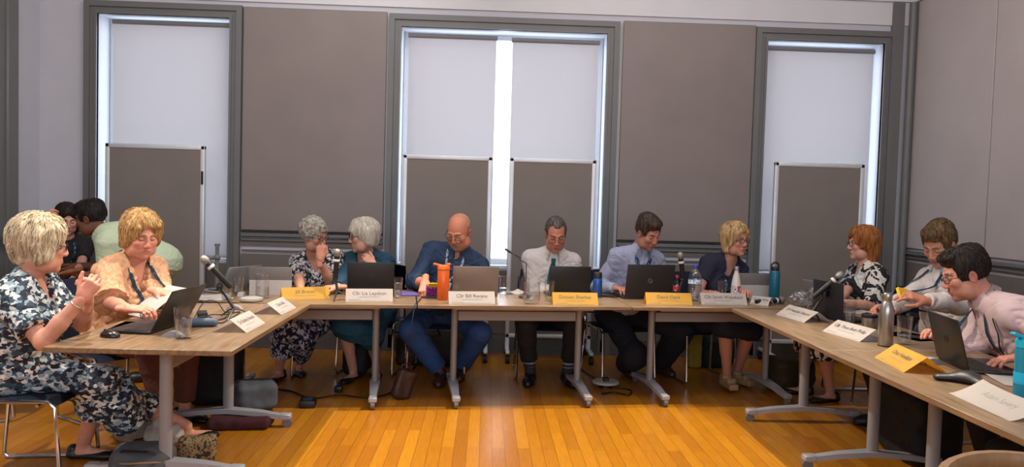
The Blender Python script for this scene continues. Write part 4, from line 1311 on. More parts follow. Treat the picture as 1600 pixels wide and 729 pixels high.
p = Person('person', 'dark haired person in a pale pink shirt and navy lanyard, leaning over the near laptop', (3.10, 3.80), 84, head=HPX(1507, 428, 4.02), head_rot=(-6, 20, 0), skin='#c88f7a',
           scale=1.06, sex='m', fat=.5, hs=1.02, face=dict(brow='#2b2320', eyes='open', lip='#a3625a', fat=.4, stubble='#5a463e'),
           hands={-1: dict(at=onz(1602, 558, .80), dir=(-1, .15, -.12), nrm=(.1, .1, 1), curl=.35, thumb=.35), 1: dict(at=(2.42, 3.95, .80), curl=.5)},
           elbows={-1: (-.9, -.3, -.4)}, feet={1: np.array([2.75, 3.95, 0]), -1: np.array([2.75, 3.6, 0])})
p.hair('side', hair_mat('near_black_hair', '#15110f', '#332a26', 80), .003, locks=578, lock_r=0.0019, lock_l=.07, wave=.0012, parting=(-.03, .0, .13))
p.shirt(mat('pale_pink_shirt', '#c7aeb0', .75, var=.05, scale=9), 'shirt', 'rolled', .025, 'collar', wr=.008)
p.collar(MATS['pale_pink_shirt'], open_=34, drop=.05)
p.lanyard(m_lannavy, .35, .024, .07)
p.ribbon([(-.15, .93), (-.12, .80), (-.05, .62), (.0, .45)], .012, m_shoeb, 'strap', .008)
p.trousers(m_trb); p.shoes(m_shoeb); p.glasses(m_spec, m_lens, square=.6)

# --- left side
p = Person('person', 'blonde grey haired person in a navy floral dress, hands clasped, by the near left table', (-2.42, 3.98), -84, head=HPX(64, 383, 3.93), head_rot=(30, 6, 0), skin='#d09a84',
           scale=1.03, sex='f', fat=.75, bust=.09, hs=1.06, face=dict(brow='#8a7458', lip='#b0685e', nose=1.0, fat=.6, w=1.03, fring='swept', sweep=1, drop=-.075, flick=.012),
           hands={1: dict(at=HPX(128, 466, 3.72), dir=(.55, .15, .85), nrm=(.4, -.9, .1), curl=1.0, thumb=.4), -1: dict(at=HPX(138, 470, 3.90), dir=(.3, -.3, .9), nrm=(.8, .5, .1), curl=.9)},
           elbows={1: (.25, -.1, -1), -1: (-.6, 0, -.8)}, feet={1: onz(160, 716, 0) + [-.1, .0, 0], -1: onz(334, 690, 0) + [-.17, .02, 0]}, knees={1: (.1, .8, .6), -1: (-.1, .9, .6)})
p.hair('bobfull', hair_mat('blonde_grey_hair', '#97866c', '#dccdb0', 42), .005, locks=714, lock_r=0.0026, wave=.0014)
p.shirt(pattern_mat('navy_floral_print', ['#121b2e', '#2c4257', '#8299a6', '#b9c3c8', '#d3d6d4'], 46, (1, 1, 1.25), .9, 'cells', (.36, .56, .72, .86)), 'dress', 'short', .018, 'v', sleeve_len=.74, flare=.01, wr=.006,
        extra=p.skirt(None, .5, only_ops=True, hem_w=.22))
p.shoes(m_shoeb, 'flat')
p.glasses(m_spec, m_lens)
p.cuffband(1, mat('silver_bracelet', '#b5aa98', .3, .8), 'bracelet', .86, .032, .007)

p = Person('person', 'golden haired person in a peach blouse and navy lanyard, reading a sheet of paper', (-2.36, 5.02), -124, head=HPX(220, 367, 4.86), head_rot=(-8, 16, 0), skin='#cf9680',
           scale=1.05, sex='f', fat=.45, bust=.08, hs=1.05, shoulder=.15, face=dict(brow='#8c6a44', lip='#b5605c', w=1.04, fat=.8, eyes='closed', fring='curtain', part=.012, drop=-.07),
           hands={1: dict(at=onz(200, 482, .80), dir=(.95, -.05, .0), nrm=(0, -.3, 1), curl=.5), -1: dict(at=HPX(246, 455, 4.62), dir=(.9, -.35, -.1), nrm=(.1, -.3, 1), curl=.6)},
           elbows={1: (.35, -.3, -.9), -1: (-.35, -.1, -.9)}, feet={1: np.array([-1.95, 4.75, 0]), -1: np.array([-1.9, 4.95, 0])})
p.hair('bob', hair_mat('golden_hair', '#94693a', '#d3ae78', 48), .004, locks=646, lock_r=0.0025, lock_l=.075, wave=.0012)
p.shirt(pattern_mat('peach_blouse', ['#c6936e', '#cf9f7b', '#d8ac88', '#cb9677'], 30, (1, 1, .6), .8, 'noise', (.42, .52, .62)), 'blouse', 'short', .022, 'v', sleeve_len=1.0, flare=.032, wr=.011, wscale=11)
p.trousers(mat('rust_trousers', '#5a2f24', .85, var=.12))
p.lanyard(m_lannavy, .60, .024, .072)
p.shoes(m_shoeb, 'flat')

p = Person('person', 'dark haired person in a pale green polo shirt bending over behind the left table', (-2.57, 6.12), 90, pelvis_z=.91, head=HPX(141, 341, 5.98), head_rot=(0, 14, 0), skin='#6f4634',
           scale=1.03, sex='m', fat=.1, hs=1.0, face=dict(brow='#17110f', lip='#7a4a40', eyes='open'),
           hands={-1: dict(at=HPX(112, 424, 5.72), dir=(-.9, -.1, -.2), curl=.5), 1: dict(at=(-3.25, 6.25, .85), curl=.5)}, elbows={-1: (-.1, .2, -1), 1: (.3, .2, -1)},
           feet={1: np.array([-2.6, 6.3, 0]), -1: np.array([-2.55, 5.95, 0])}, knees={1: (.05, .3, 0), -1: (-.05, .3, 0)})
p.hair('short', hair_mat('black_hair', '#0f0d0d', '#2a2422', 80), .003, locks=510, lock_r=0.0017, lock_l=.04, wave=.0012)
p.shirt(mat('pale_green_polo', '#cbdcba', .8, var=.05, scale=9), 'polo_shirt', 'short', .034, 'collar', sleeve_len=.72, flare=.012, wr=.0028, hem=.02)
p.collar(MATS['pale_green_polo'], open_=40)
p.lanyard(m_lanblue, .55, .018, .06)
p.trousers(mat('khaki_trousers', '#8d7f68', .85, var=.08)); p.shoes(m_shoeb)

p = Person('person', 'dark haired person in black, hand on forehead, seated in the far left corner', (-3.56, 6.62), 214, head=HPX(104, 342, 6.42), head_rot=(4, 20, 0), skin='#d0a08c',
           scale=1.0, sex='f', fat=.1, bust=.04, hs=.98, face=dict(brow='#2a1d18', eyes='closed'),
           hands={1: dict(at=HPX(66, 348, 6.22), dir=(.55, -.1, .8), nrm=(-.4, -.8, .5), curl=.6), -1: dict(at=HPX(120, 430, 6.1), curl=.5)}, elbows={1: (.5, .2, -.9)},
           feet={1: np.array([-3.45, 6.1, 0]), -1: np.array([-3.2, 6.15, 0])})
p.hair('tied', hair_mat('very_dark_hair', '#17100e', '#35241f', 70), .003, locks=510, lock_r=0.0019, lock_l=.09, wave=.003)
p.shirt(mat('black_top', '#111114', .85, var=.15), 'top', 'short', .015, 'crew', sleeve_len=.8, wr=.005)
p.lanyard(m_lanblue, .5, .016, .06)
p.trousers(m_trb); p.shoes(m_shoeb)
# ------------------------------------------------------------------ chairs
m_seat = mat('navy_seat_cloth', '#1d2740', .8, var=.12, scale=60, bump=.05, bscale=500)
m_seatd = mat('black_seat_cloth', '#15161b', .85, var=.12, scale=60)
m_chrome = mat('chrome', '#b9bcc2', .12, 1.0, var=.03)
def make_chair(label, m=m_seat):
    t = thing('meeting_chair', label, 'chair', group='upholstered chairs round the tables')
    g = G()
    rows = []
    for i in range(9):
        y = .23 - .46 * i / 8
        z = .43 + .012 * math.cos((y - .0) * 6) - (.02 if i == 0 else 0) + .02 * max(0, -y - .1)
        rows.append([(x, y - .02 * (abs(x) / .23) ** 4 * (1 if y > 0 else -1), z - .006 * (x / .23) ** 4) for x in np.linspace(-.235, .235, 9)])
    g.sheet(rows, .045)
    obj('seat', g, m, t)
    g = G(); rows = []
    for i in range(8):
        z = .50 + .38 * i / 7
        wd = .225 - .03 * abs(i - 3) / 4
        rows.append([(x * wd, -.215 - .11 * (z - .5) / .38 - .035 * (1 - x * x), z - .012 * x * x * (1 if i > 3 else -1)) for x in np.linspace(-1, 1, 9)])
    g.sheet(rows, .035)
    obj('backrest', g, m, t)
    for s in (-1, 1):
        x = s * .235
        obj('leg_frame', G().tube([(x * .93, -.20, .43), (x * .95, .17, .425), (x * .98, .205, .40), (x, .235, .03), (x, .20, .012), (x, -.22, .012), (x, -.245, .03), (x * .95, -.21, .40), (x * .93, -.235, .52), (x * .9, -.31, .80)], .0105, 8), m_chrome, t)
    obj('cross_bar', G().cyl((-.22, .12, .405), (.22, .12, .405), .009, seg=8).cyl((-.22, -.16, .405), (.22, -.16, .405), .009, seg=8), m_chrome, t)
    return t
seats = [(-1.30, 6.36, 186, 'chair under the grey curly haired person in the leaf print blouse'), (-.93, 6.48, 172, 'chair under the white haired person in the teal jacket'),
         (-.36, 6.42, 176, 'chair under the bald person in the navy shirt'), (.52, 6.46, 180, 'chair under the person in the teal tie'), (1.16, 6.48, 194, 'chair under the person in the pale blue shirt'),
         (1.86, 6.46, 192, 'chair under the blonde person in the navy top'), (3.02, 5.88, 92, 'chair under the auburn haired person in the floral dress'), (3.14, 4.98, 96, 'chair under the person in the white jumper'),
         (3.12, 3.80, 84, 'chair under the person in the pale pink shirt'), (-2.30, 3.98, -84, 'blue chair with chrome frame under the person in the navy floral dress'), (-2.38, 5.02, -124, 'chair under the person in the peach blouse'),
         (-3.56, 6.62, 214, 'chair under the dark haired person in black at the far left')]
ch0 = None
for x, y, a, lab in seats:
    if ch0 is None:
        ch0 = make_chair(lab); ch0.location = (x, y, 0); ch0.rotation_euler.z = math.radians(a)
    else: dup(ch0, (x, y, 0), math.radians(a), lab)
c = make_chair('empty dark chair standing at the far left edge behind the person in the floral dress', m_seatd); c.location = (-3.22, 5.0, 0); c.rotation_euler.z = math.radians(-70)
# the wooden chair nearest the camera
m_beech = mat('beech_wood', '#8a6a4a', .4, var=.16, scale=5, stretch=(12, 12, 1))
t = thing('wooden_chair', 'curved wooden chair back standing inside the horseshoe at the near right', 'chair', (1.43, 1.80, 0), math.radians(186))
t.scale = (1.06, 1.06, 1.03)
pts = [(.235 * math.cos(a), -.05 - .18 * math.sin(a), .735 + .035 * math.sin(a)) for a in np.linspace(-.25, PI + .25, 21)]
obj('top_rail', G().tube(pts, .019, 10, flat=1.5), m_beech, t)
g = G(); ps = [(.21 * math.cos(a), .02 + .22 * math.sin(a)) for a in np.linspace(0, 2 * PI, 24, endpoint=False)]
g.prism(ps, .43, .46); obj('seat', g, m_beech, t)
for x, y in ((-.17, -.13), (.17, -.13)): obj('leg', G().tube([(x * 1.1, y - .02, 0), (x, y, .43), (x * 1.2, y - .04, .74)], .017, 10), m_beech, t)
for x, y in ((-.17, .17), (.17, .17)): obj('leg', G().tube([(x * 1.1, y + .02, 0), (x, y, .43)], .017, 10), m_beech, t)
for k in range(5):
    a = PI * (.18 + .16 * k); obj('spindle', G().cyl((.18 * math.cos(a), -.02 - .15 * math.sin(a), .455), (.225 * math.cos(a), -.05 - .17 * math.sin(a), .755), .008, seg=8), m_beech, t)

# ------------------------------------------------------------------ laptops and tablets
m_lapb = mat('black_laptop', '#17161a', .38, .1, var=.06); m_lapg = mat('dark_grey_laptop', '#2b2a2d', .42, .2, var=.05)
m_laps = mat('silver_brown_laptop', '#8d8078', .35, .5, var=.04); m_tabg = mat('grey_tablet', '#7f7b7b', .45, .2, var=.04); m_tabw = mat('pale_kickstand', '#b8b3b0', .45, .15, var=.03)
m_keys = mat('keyboard_black', '#0d0d0f', .55, var=.1)
m_screen = mat('dark_screen', '#0b0d12', .12, var=.05)
m_lapsil = mat('silver_laptop', '#9fa0a4', .35, .55, var=.03)
def laptop(loc, rz, m, label, w=.325, d=.225, ang=15, logo=None, name='laptop'):
    t = thing(name, label, 'laptop', (loc[0], loc[1], TZ), rz, 'laptops open on the tables')
    b = obj('base', G().box((w, d, .014), (0, d / 2, .009), bev=.004, seg=2), m, t)
    g = G()
    for r in range(6):
        for k in range(13): g.box((w * .92 / 13 * .86, d * .5 / 6 * .82, .003), (-w * .46 + w * .92 / 13 * (k + .5), d * .12 + d * .5 / 6 * (r + .5), .0172))
    obj('keyboard', g, m_keys, b)
    obj('trackpad', G().box((w * .32, d * .24, .001), (0, d * .82, .0165)), m_keys, b)
    R = Matrix.Translation((0, 0, .014)) @ Matrix.Rotation(math.radians(ang), 4, 'X')
    l = obj('lid', G().box((w, .007, d), (0, -.0035, d / 2 + .002), M=R, bev=.003, seg=2), m, t)
    obj('screen', G().box((w * .94, .001, d * .88), (0, .0006, d / 2 + .006), M=R), m_screen, l)
    if logo: 
        g = G()
        g.tube([R @ Vector((.017 * math.cos(a), -.0078, d * .52 + .017 * math.sin(a))) for a in np.linspace(0, 2 * PI, 24, endpoint=False)], .0012, 6, closed=True)
        obj('logo', g, logo, l)
        me = text_mesh('DELL', .0095); me.transform(R @ Matrix.Translation((0, -.0078, d * .52)) @ Matrix.Rotation(PI / 2, 4, 'X'))
        obj('logo_lettering', me, logo, l)
    return t
m_logo = mat('chrome_logo', '#9a9da3', .3, .6); m_logod = mat('dim_logo', '#2f2e33', .3, .5)
def pz(x, y): return onz(x, y, TZ)
laptop(pz(579, 464), BA, m_lapb, 'black laptop in front of the person in the teal jacket', .335, .245, 8, m_logod)
laptop(pz(742, 463), BA, m_laps, 'silver brown laptop in front of the bald person', .345, .225, 14)
laptop(pz(889, 463), BA, m_lapb, 'black laptop in front of the person in the teal tie', .325, .225, 8, m_logod)
laptop(pz(1012, 467), BA + .05, m_lapg, 'dark grey laptop with round logo in front of the person in the pale blue shirt', .385, .265, 13, m_logo)
laptop((-1.665, 4.11), math.radians(84), m_lapb, 'black laptop wide open on the near end of the left table', .37, .24, 28)
laptop((2.26, 3.58), math.radians(-99), m_lapb, 'black laptop open in front of the person in the pale pink shirt', .34, .235, 14, m_logod)
laptop((2.305, 5.03), math.radians(-80), m_lapb, 'black laptop standing upright behind the microphone on the right table', .33, .24, 2)
laptop(pz(366, 456) + [0, .02, 0], math.radians(60), m_lapsil, 'silver laptop at the far end of the left table beside the two glasses', .31, .21, 30)
laptop((2.55, 5.62), math.radians(-62), m_lapsil, 'thin grey laptop in the right corner beside the teal bottle', .30, .20, 22)
def tablet(loc, rz, label):
    t = thing('tablet_computer', label, 'tablet', (loc[0], loc[1], TZ), rz, 'tablet computers on kickstands')
    w, h = .30, .205
    R = Matrix.Translation((0, 0, .004)) @ Matrix.Rotation(math.radians(12), 4, 'X')
    a = obj('case', G().box((w, .008, h), (0, 0, h / 2), M=R, bev=.003, seg=2), m_tabg, t)
    obj('screen', G().box((w * .95, .001, h * .9), (0, .0045, h / 2), M=R), m_screen, a)
    K = R @ Matrix.Translation((0, -.0045, h * .52)) @ Matrix.Rotation(math.radians(-14), 4, 'X')
    obj('kickstand', G().box((w * .985, .003, h * .54), (0, -.002, -h * .265), M=K, bev=.001), m_tabw, t)
    k = obj('keyboard_cover', G().box((w, .2, .006), (0, .11, .003), bev=.002), m_tabg, t)
    return t
tablet((-1.545, 5.62), BA, 'grey tablet with pale kickstand in front of the person in the leaf print blouse')
tablet((2.17, 6.12), BA - .03, 'grey tablet with pale kickstand in front of the blonde person')

# ------------------------------------------------------------------ name cards
m_cw = mat('white_card', '#d8cfca', .7, var=.02, scale=8); m_cy = mat('yellow_card', '#e2b34a', .7, var=.03, scale=8)
m_ink = mat('card_ink', '#55504a', .7, var=.1); m_inkl = mat('card_ink_pale', '#9c958c', .7, var=.1)
def tent(bl, br, m, txt, label, h=.085, dpt=.05, size=.036, flat=False):
    a, b = np.array(pz(*bl)), np.array(pz(*br))
    u = unit(b - a); w = np.linalg.norm(b - a); n = np.array([u[1], -u[0], 0])     # n points towards the reader
    c = (a + b) / 2
    t = thing('name_card', label, 'name card', c, math.atan2(u[1], u[0]), 'folded name cards on the tables')
    L = math.hypot(h, dpt)
    g = G().sheet([[(-w / 2, 0, .001), (w / 2, 0, .001)], [(-w / 2, dpt, h), (w / 2, dpt, h)], [(-w / 2, 2 * dpt, .001), (w / 2, 2 * dpt, .001)]], .0008)
    obj('card', g, m, t, angle=20)
    R = Matrix.Translation((0, 0, .001)) @ Matrix.Rotation(math.atan2(h, dpt), 4, 'X')
    me = text_mesh(txt, size); bb = [v.co.x for v in me.vertices]; wd = max(bb) - min(bb)
    k = min(1, w * .82 / wd)
    me.transform(R @ Matrix.Translation((0, L * .62, .0012)) @ Matrix.Scale(k, 4, (1, 0, 0)))
    obj('lettering', me, m_ink, t)
    g = G()
    for x0, x1, y, th in ((-.22, .22, .36, .0022), (-.44, -.18, .15, .0026), (-.44, .42, .07, .001)):
        g.box(((x1 - x0) * w, th, .0004), ((x0 + x1) / 2 * w, L * y, .0012), M=R)
    obj('small_print', g, m_inkl, t)
    return t
tent((441, 469.5), (516, 467), m_cy, 'Jill Brown', 'yellow name card in front of the tablet at the left end of the back row')
tent((540, 471), (614, 471), m_cw, 'Cllr Liz Leyshon', 'white name card in front of the black laptop by the teal jacket')
tent((701.5, 475), (774, 475), m_cw, 'Cllr Bill Revans', 'white name card in front of the silver brown laptop')
tent((864, 476), (935, 477), m_cy, 'Duncan Sharkey', 'yellow name card in front of the teal tie person\'s black laptop')
tent((1010, 475.5), (1082, 477), m_cy, 'David Clark', 'yellow name card in front of the dark grey laptop with round logo')
tent((1096, 475.5), (1168, 477), m_cw, 'Cllr Sarah Wakefield', 'white name card in front of the white patterned bottle')
tent((385.5, 520), (414.5, 504.5), m_cw, 'Dr Kathy French', 'white name card on the left table at the foot of the microphone', .07, .09)
tent((440, 492), (463, 480.5), m_cw, 'Chris Hill', 'white name card on the left table beside the left yellow card', .07, .09)
tent((1212, 491), (1256, 504), m_cw, 'Cllr Heather Shearer', 'white name card on the right table beside the teal bottle and flat microphone', .07, .10)
tent((1285, 517), (1343, 534), m_cw, 'Cllr Theo Butt Philip', 'white name card on the right table in front of the steel tumbler', .07, .10)
tent((1366, 558), (1412, 582), m_cy, 'Clive Headlam', 'yellow name card on the near right table beside the tall steel bottle', .075, .10)
tent((1171, 475), (1200, 478), m_cw, 'Cllr Ros Wyke', 'white name card behind the flat microphone in the right corner', .06, .07)
# the curved loose card
a, b = np.array(pz(1484, 615)), np.array(pz(1575, 657)); u = unit(b - a); w = np.linalg.norm(b - a) + .02
t = thing('name_card', 'white curved name card lying loose at the near right edge of the table', 'name card', (a + b) / 2, math.atan2(u[1], u[0]), 'folded name cards on the tables')
rows = []
for i in range(9):
    v = i / 8; rows.append([((q - .5) * w, v * .135, .0015 + .050 * v ** 1.6 + .012 * (2 * q - 1) ** 2 * v) for q in np.linspace(0, 1, 9)])
rows2 = [[((q - .5) * w, .135 + v * .05, .0525 - .051 * v + .012 * (2 * q - 1) ** 2 * (1 - v)) for q in np.linspace(0, 1, 9)] for v in (.5, 1)]
obj('card', G().sheet(rows + rows2, .0008), m_cw, t, angle=30)
me = text_mesh('Adam Savery', .040)
for v in me.vertices:
    y = min(1, max(0, (v.co.y + .085) / .135)); v.co.z = .0026 + .050 * y ** 1.6 + .012 * (2 * v.co.x / w) ** 2 * y; v.co.y = y * .135
obj('lettering', me, m_inkl, t)

# ------------------------------------------------------------------ glasses, jugs and bottles
m_glass = glass_mat('drinking_glass', (.99, .993, .995), .10); m_water = glass_mat('water', (.93, .955, .97), .2)
m_petg = glass_mat('clear_bottle_plastic', (.86, .92, .97), .2)
def tumbler(loc, label, h=.145, r=.040, fill=.55):
    t = thing('drinking_glass', label, 'glass', (loc[0], loc[1], TZ), group='water glasses on the tables')
    rb_ = r * .80
    obj('glass_wall', G().lathe([(0, 0), (rb_, 0), (rb_ + .001, .004), (r, h), (r - .0025, h), (rb_ - .002, .012), (0, .012)], 28), m_glass, t)
    if fill:
        z = .013 + (h - .013) * fill; rf = rb_ + (r - rb_) * z / h - .003
        obj('water', G().lathe([(0, .0135), (rb_ - .003, .0135), (rf, z), (0, z)], 28), m_water, t)
    return t
for x, y, lab, h, r, f in ((286, 528, 'tall water glass on the near end of the left table beside the pouch', .155, .046, .62), (354, 470, 'left of two water glasses behind the leaning microphone on the left table', .13, .04, .4),
                           (373, 461, 'right of two water glasses behind the leaning microphone on the left table', .135, .04, .5), (621, 465, 'full water glass beside the black laptop of the teal jacket', .15, .038, .7),
                           (787, 460, 'water glass right of the silver brown laptop', .145, .042, .3), (858, 470, 'water glass behind the jug by the teal tie person', .15, .038, .2), (1128, 468, 'water glass beside the white patterned bottle', .15, .038, .0),
                           (1327, 505, 'half full water glass beside the steel tumbler', .145, .040, .4), (1412, 537, 'water glass beside the tall steel bottle', .155, .042, .25)):
    tumbler(pz(x, y), lab, h, r, f)
m_juice = glass_mat('red_drink', (.55, .16, .16), .15)
t = tumbler(pz(394, 458), 'small glass with a red drink at the far end of the left table', .10, .036, 0)
obj('drink', G().lathe([(0, .0135), (.026, .0135), (.033, .075), (0, .075)], 24), m_juice, t)
# jug with water
P0 = pz(830, 474)
t = thing('glass_jug', 'round glass jug part filled with water by the teal tie person', 'jug', (P0[0], P0[1], TZ))
obj('jug_wall', G().lathe([(0, 0), (.045, 0), (.062, .02), (.066, .05), (.060, .10), (.058, .155), (.0565, .155), (.0585, .10), (.0635, .05), (.059, .024), (0, .010)], 32), m_glass, t)
obj('water', G().lathe([(0, .012), (.057, .026), (.0625, .05), (.061, .072), (0, .072)], 32), mat('dark_water', '#3b3f44', .05, spec=.8), t).data.materials[0] = m_water
obj('handle', G().tube([(.055, 0, .14), (.09, 0, .135), (.10, 0, .10), (.09, 0, .055), (.063, 0, .045)], .006, 8), m_glass, t)
# stoppered glass bottle behind it
P0 = pz(819, 466)
t = thing('glass_bottle', 'clear stoppered glass bottle behind the round jug', 'bottle', (P0[0], P0[1], TZ))
obj('bottle_wall', G().lathe([(0, 0), (.034, 0), (.036, .02), (.036, .12), (.03, .145), (.014, .175), (.013, .20), (.016, .205), (0, .205)], 24), m_glass, t)
obj('stopper', G().lathe([(0, .20), (.012, .205), (.014, .225), (.006, .235), (0, .236)], 16), m_glass, t)
P0 = pz(413, 464)
t = thing('glass_jug', 'glass jug with lid in front of the tablet on the left', 'jug', (P0[0], P0[1] - .05, TZ))
obj('jug_wall', G().lathe([(0, 0), (.045, 0), (.048, .02), (.046, .13), (.048, .16), (.046, .16), (.043, .13), (.045, .02), (0, .008)], 28), m_glass, t)
obj('water', G().lathe([(0, .010), (.044, .012), (.043, .08), (0, .08)], 28), m_water, t)
obj('lid', G().lathe([(.047, .16), (.047, .168), (.03, .178), (.008, .18), (.008, .195), (0, .196)], 24), m_glass, t)
# orange flip-top bottle
P0 = pz(692, 468)
m_or = mat('orange_plastic', '#c2500f', .35, var=.06, coat=.2)
t = thing('drink_bottle', 'orange bottle with flip spout beside the silver brown laptop', 'bottle', (P0[0], P0[1], TZ))
obj('body', G().lathe([(0, 0), (.040, 0), (.043, .006), (.043, .215), (.040, .22), (0, .22)], 28), m_or, t)
obj('cap', G().lathe([(.043, .22), (.045, .222), (.045, .245), (.040, .252), (0, .254)], 28).box((.085, .035, .014), (-.035, 0, .252), (0, .22, 0), bev=.006, seg=2).box((.03, .02, .02), (.035, 0, .258), bev=.006), mat('orange_lid', '#d4601c', .35, var=.05), t)
# blue metal bottle
P0 = pz(933, 464)
t = thing('drink_bottle', 'blue metal bottle with black lid right of the teal tie person\'s laptop', 'bottle', (P0[0], P0[1], TZ))
obj('body', G().lathe([(0, 0), (.034, 0), (.037, .005), (.037, .125), (.033, .145), (.029, .152), (0, .152)], 28), mat('blue_metal', '#2f56a0', .3, .5, var=.05), t)
obj('lid', G().lathe([(.031, .148), (.033, .150), (.033, .19), (.030, .195), (0, .195)], 28), m_black, t)
# cola bottle
P0 = pz(1057, 467)
t = thing('cola_bottle', 'small cola bottle with red label beside the dark grey laptop', 'bottle', (P0[0], P0[1], TZ))
obj('body', G().lathe([(0, 0), (.026, 0), (.029, .01), (.028, .04), (.030, .06), (.030, .115), (.022, .14), (.012, .165), (.012, .172), (0, .172)], 24), mat('cola_dark', '#1a0d0a', .15, var=.1, coat=.5), t)
obj('label', G().lathe([(.0306, .065), (.0306, .110)], 24), pattern_mat('red_label', ['#b03040', '#b03040', '#e6d8d6'], 40, pos=(.3, .62), kind='noise'), t)
obj('cap', G().lathe([(.0135, .168), (.0135, .186), (.012, .188), (0, .188)], 16), mat('red_cap', '#a8202a', .4), t)
# two litre water bottle
P0 = pz(1085, 469)
t = thing('water_bottle', 'large clear water bottle with blue cap in front of the blonde person', 'bottle', (P0[0], P0[1], TZ))
pr = [(0, 0), (.045, 0), (.053, .012)]
for k in range(6): pr += [(.053, .02 + k * .018), (.0495, .028 + k * .018)]
pr += [(.053, .13), (.053, .165), (.046, .20), (.025, .235), (.014, .245), (.014, .258), (0, .258)]
obj('body', G().lathe(pr, 28), m_petg, t)
obj('water', G().lathe([(0, .006), (.044, .006), (.049, .02), (.048, .125), (0, .125)], 24), m_water, t)
obj('label', G().lathe([(.0536, .132), (.0536, .164)], 28), pattern_mat('pale_blue_label', ['#8fb0cc', '#8fb0cc', '#dfe8f0'], 30, pos=(.3, .55), kind='noise'), t)
obj('cap', G().lathe([(.0165, .25), (.0165, .272), (.015, .275), (0, .275)], 18), mat('blue_cap', '#2643a0', .4), t)
# white patterned bottle
P0 = pz(1149, 470)
t = thing('drink_bottle', 'white bottle with red and blue pattern in front of the blonde person', 'bottle', (P0[0], P0[1], TZ))
obj('body', G().lathe([(0, 0), (.034, 0), (.037, .006), (.037, .09), (.035, .14), (.024, .20), (.016, .225), (.016, .24), (0, .24)], 28), mat('white_enamel', '#cfc8c2', .3, var=.02), t)
obj('print', G().lathe([(.0374, .012), (.0374, .09), (.0362, .12)], 28), pattern_mat('red_blue_print', ['#c9c6c6', '#8d94ad', '#c9c6c6', '#b5302e'], 16, pos=(.40, .46, .535), kind='noise'), t)
obj('cap', G().lathe([(.0165, .238), (.017, .24), (.017, .268), (.015, .271), (0, .271)], 20), m_lapsil, t)
# teal bottle
P0 = pz(1209, 469)
m_tealb = mat('teal_enamel', '#0f6079', .35, var=.05)
t = thing('drink_bottle', 'tall teal bottle with black loop lid in the right corner', 'bottle', (P0[0], P0[1], TZ))
obj('body', G().lathe([(0, 0), (.038, 0), (.041, .006), (.041, .215), (.036, .235), (.03, .242), (0, .242)], 28), m_tealb, t)
obj('lid', G().lathe([(.033, .238), (.034, .24), (.034, .262), (.03, .268), (0, .268)], 24).tube([(.028, 0, .262), (.026, 0, .29), (.008, 0, .302), (-.012, 0, .30), (-.03, 0, .285), (-.03, 0, .262)], .008, 8), m_black, t)
# steel bottle, tumbler
m_steel = mat('brushed_steel', '#a9a59f', .28, .95, var=.04, scale=8, stretch=(1, 1, .2))
P0 = pz(1383, 540)
t = thing('steel_bottle', 'tall brushed steel bottle with steel cap on the right table', 'bottle', (P0[0], P0[1], TZ))
obj('body', G().lathe([(0, 0), (.036, 0), (.038, .005), (.038, .17), (.036, .20), (.027, .235), (.022, .245), (0, .246)], 32), m_steel, t)
obj('cap', G().lathe([(.021, .244), (.025, .249), (.025, .285), (.022, .29), (0, .292)], 28), m_steel, t)
obj('base_ring', G().lathe([(.0365, 0), (.0386, 0), (.0386, .006), (.0365, .007)], 32), m_black, t)
P0 = pz(1358, 512)
t = thing('steel_tumbler', 'short steel tumbler with black lid beside the half full glass', 'tumbler', (P0[0], P0[1], TZ))
obj('body', G().lathe([(0, 0), (.043, 0), (.046, .004), (.047, .068), (0, .068)], 32), m_steel, t)
obj('lid', G().lathe([(.0475, .066), (.049, .068), (.049, .084), (.045, .088), (.03, .082), (0, .082)], 32), m_black, t)
# cyan bottle at the right edge
P0 = pz(1600, 628)
m_cy1 = mat('cyan_plastic', '#0f7d99', .25, var=.04, coat=.3); m_cy2 = mat('bright_cyan_plastic', '#1aa8cc', .3, var=.03)
t = thing('drink_bottle', 'turquoise plastic bottle with flip spout at the right edge of the near table', 'bottle', (P0[0], P0[1], TZ))
obj('body', G().lathe([(0, 0), (.037, 0), (.040, .006), (.040, .20), (.036, .215), (0, .216)], 28), m_cy1, t)
obj('band', G().lathe([(.0404, .075), (.0412, .08), (.0412, .115), (.0404, .12)], 28), m_cy2, t)
obj('lid', G().lathe([(.036, .213), (.041, .218), (.041, .245), (.03, .255), (0, .256)], 28).box((.06, .03, .014), (-.035, 0, .262), (0, .35, 0), bev=.006, seg=2), m_cy2, t)

# ------------------------------------------------------------------ microphones
m_grille = mat('mic_grille', '#8d8a86', .45, .6, var=.25, scale=500); m_mic = mat('mic_body', '#17171a', .4, var=.1); m_ring = mat('mic_ring', '#cfcdc9', .4)
def mic_on(head, tail, root):
    h, t = np.asarray(head, float), np.asarray(tail, float); u = unit(h - t)
    g = G(); M = Matrix.Translation(Vector(h)) @ Vector(u).to_track_quat('Z', 'Y').to_matrix().to_4x4()
    obj('grille', g.lathe([(0, .026), (.012, .023), (.021, .014), (.0255, 0), (.025, -.012), (.019, -.028), (0, -.03)], 24, M), m_grille, root)
    L = np.linalg.norm(h - t)
    obj('handle', G().lathe([(0, -.026), (.0205, -.028), (.021, -.04), (.019, -.06), (.0165, -L + .01), (.013, -L), (0, -L)], 20, M), m_mic, root)
    obj('ring', G().lathe([(.0212, -.048), (.0222, -.05), (.0222, -.064), (.0205, -.066)], 20, M), m_ring, root)
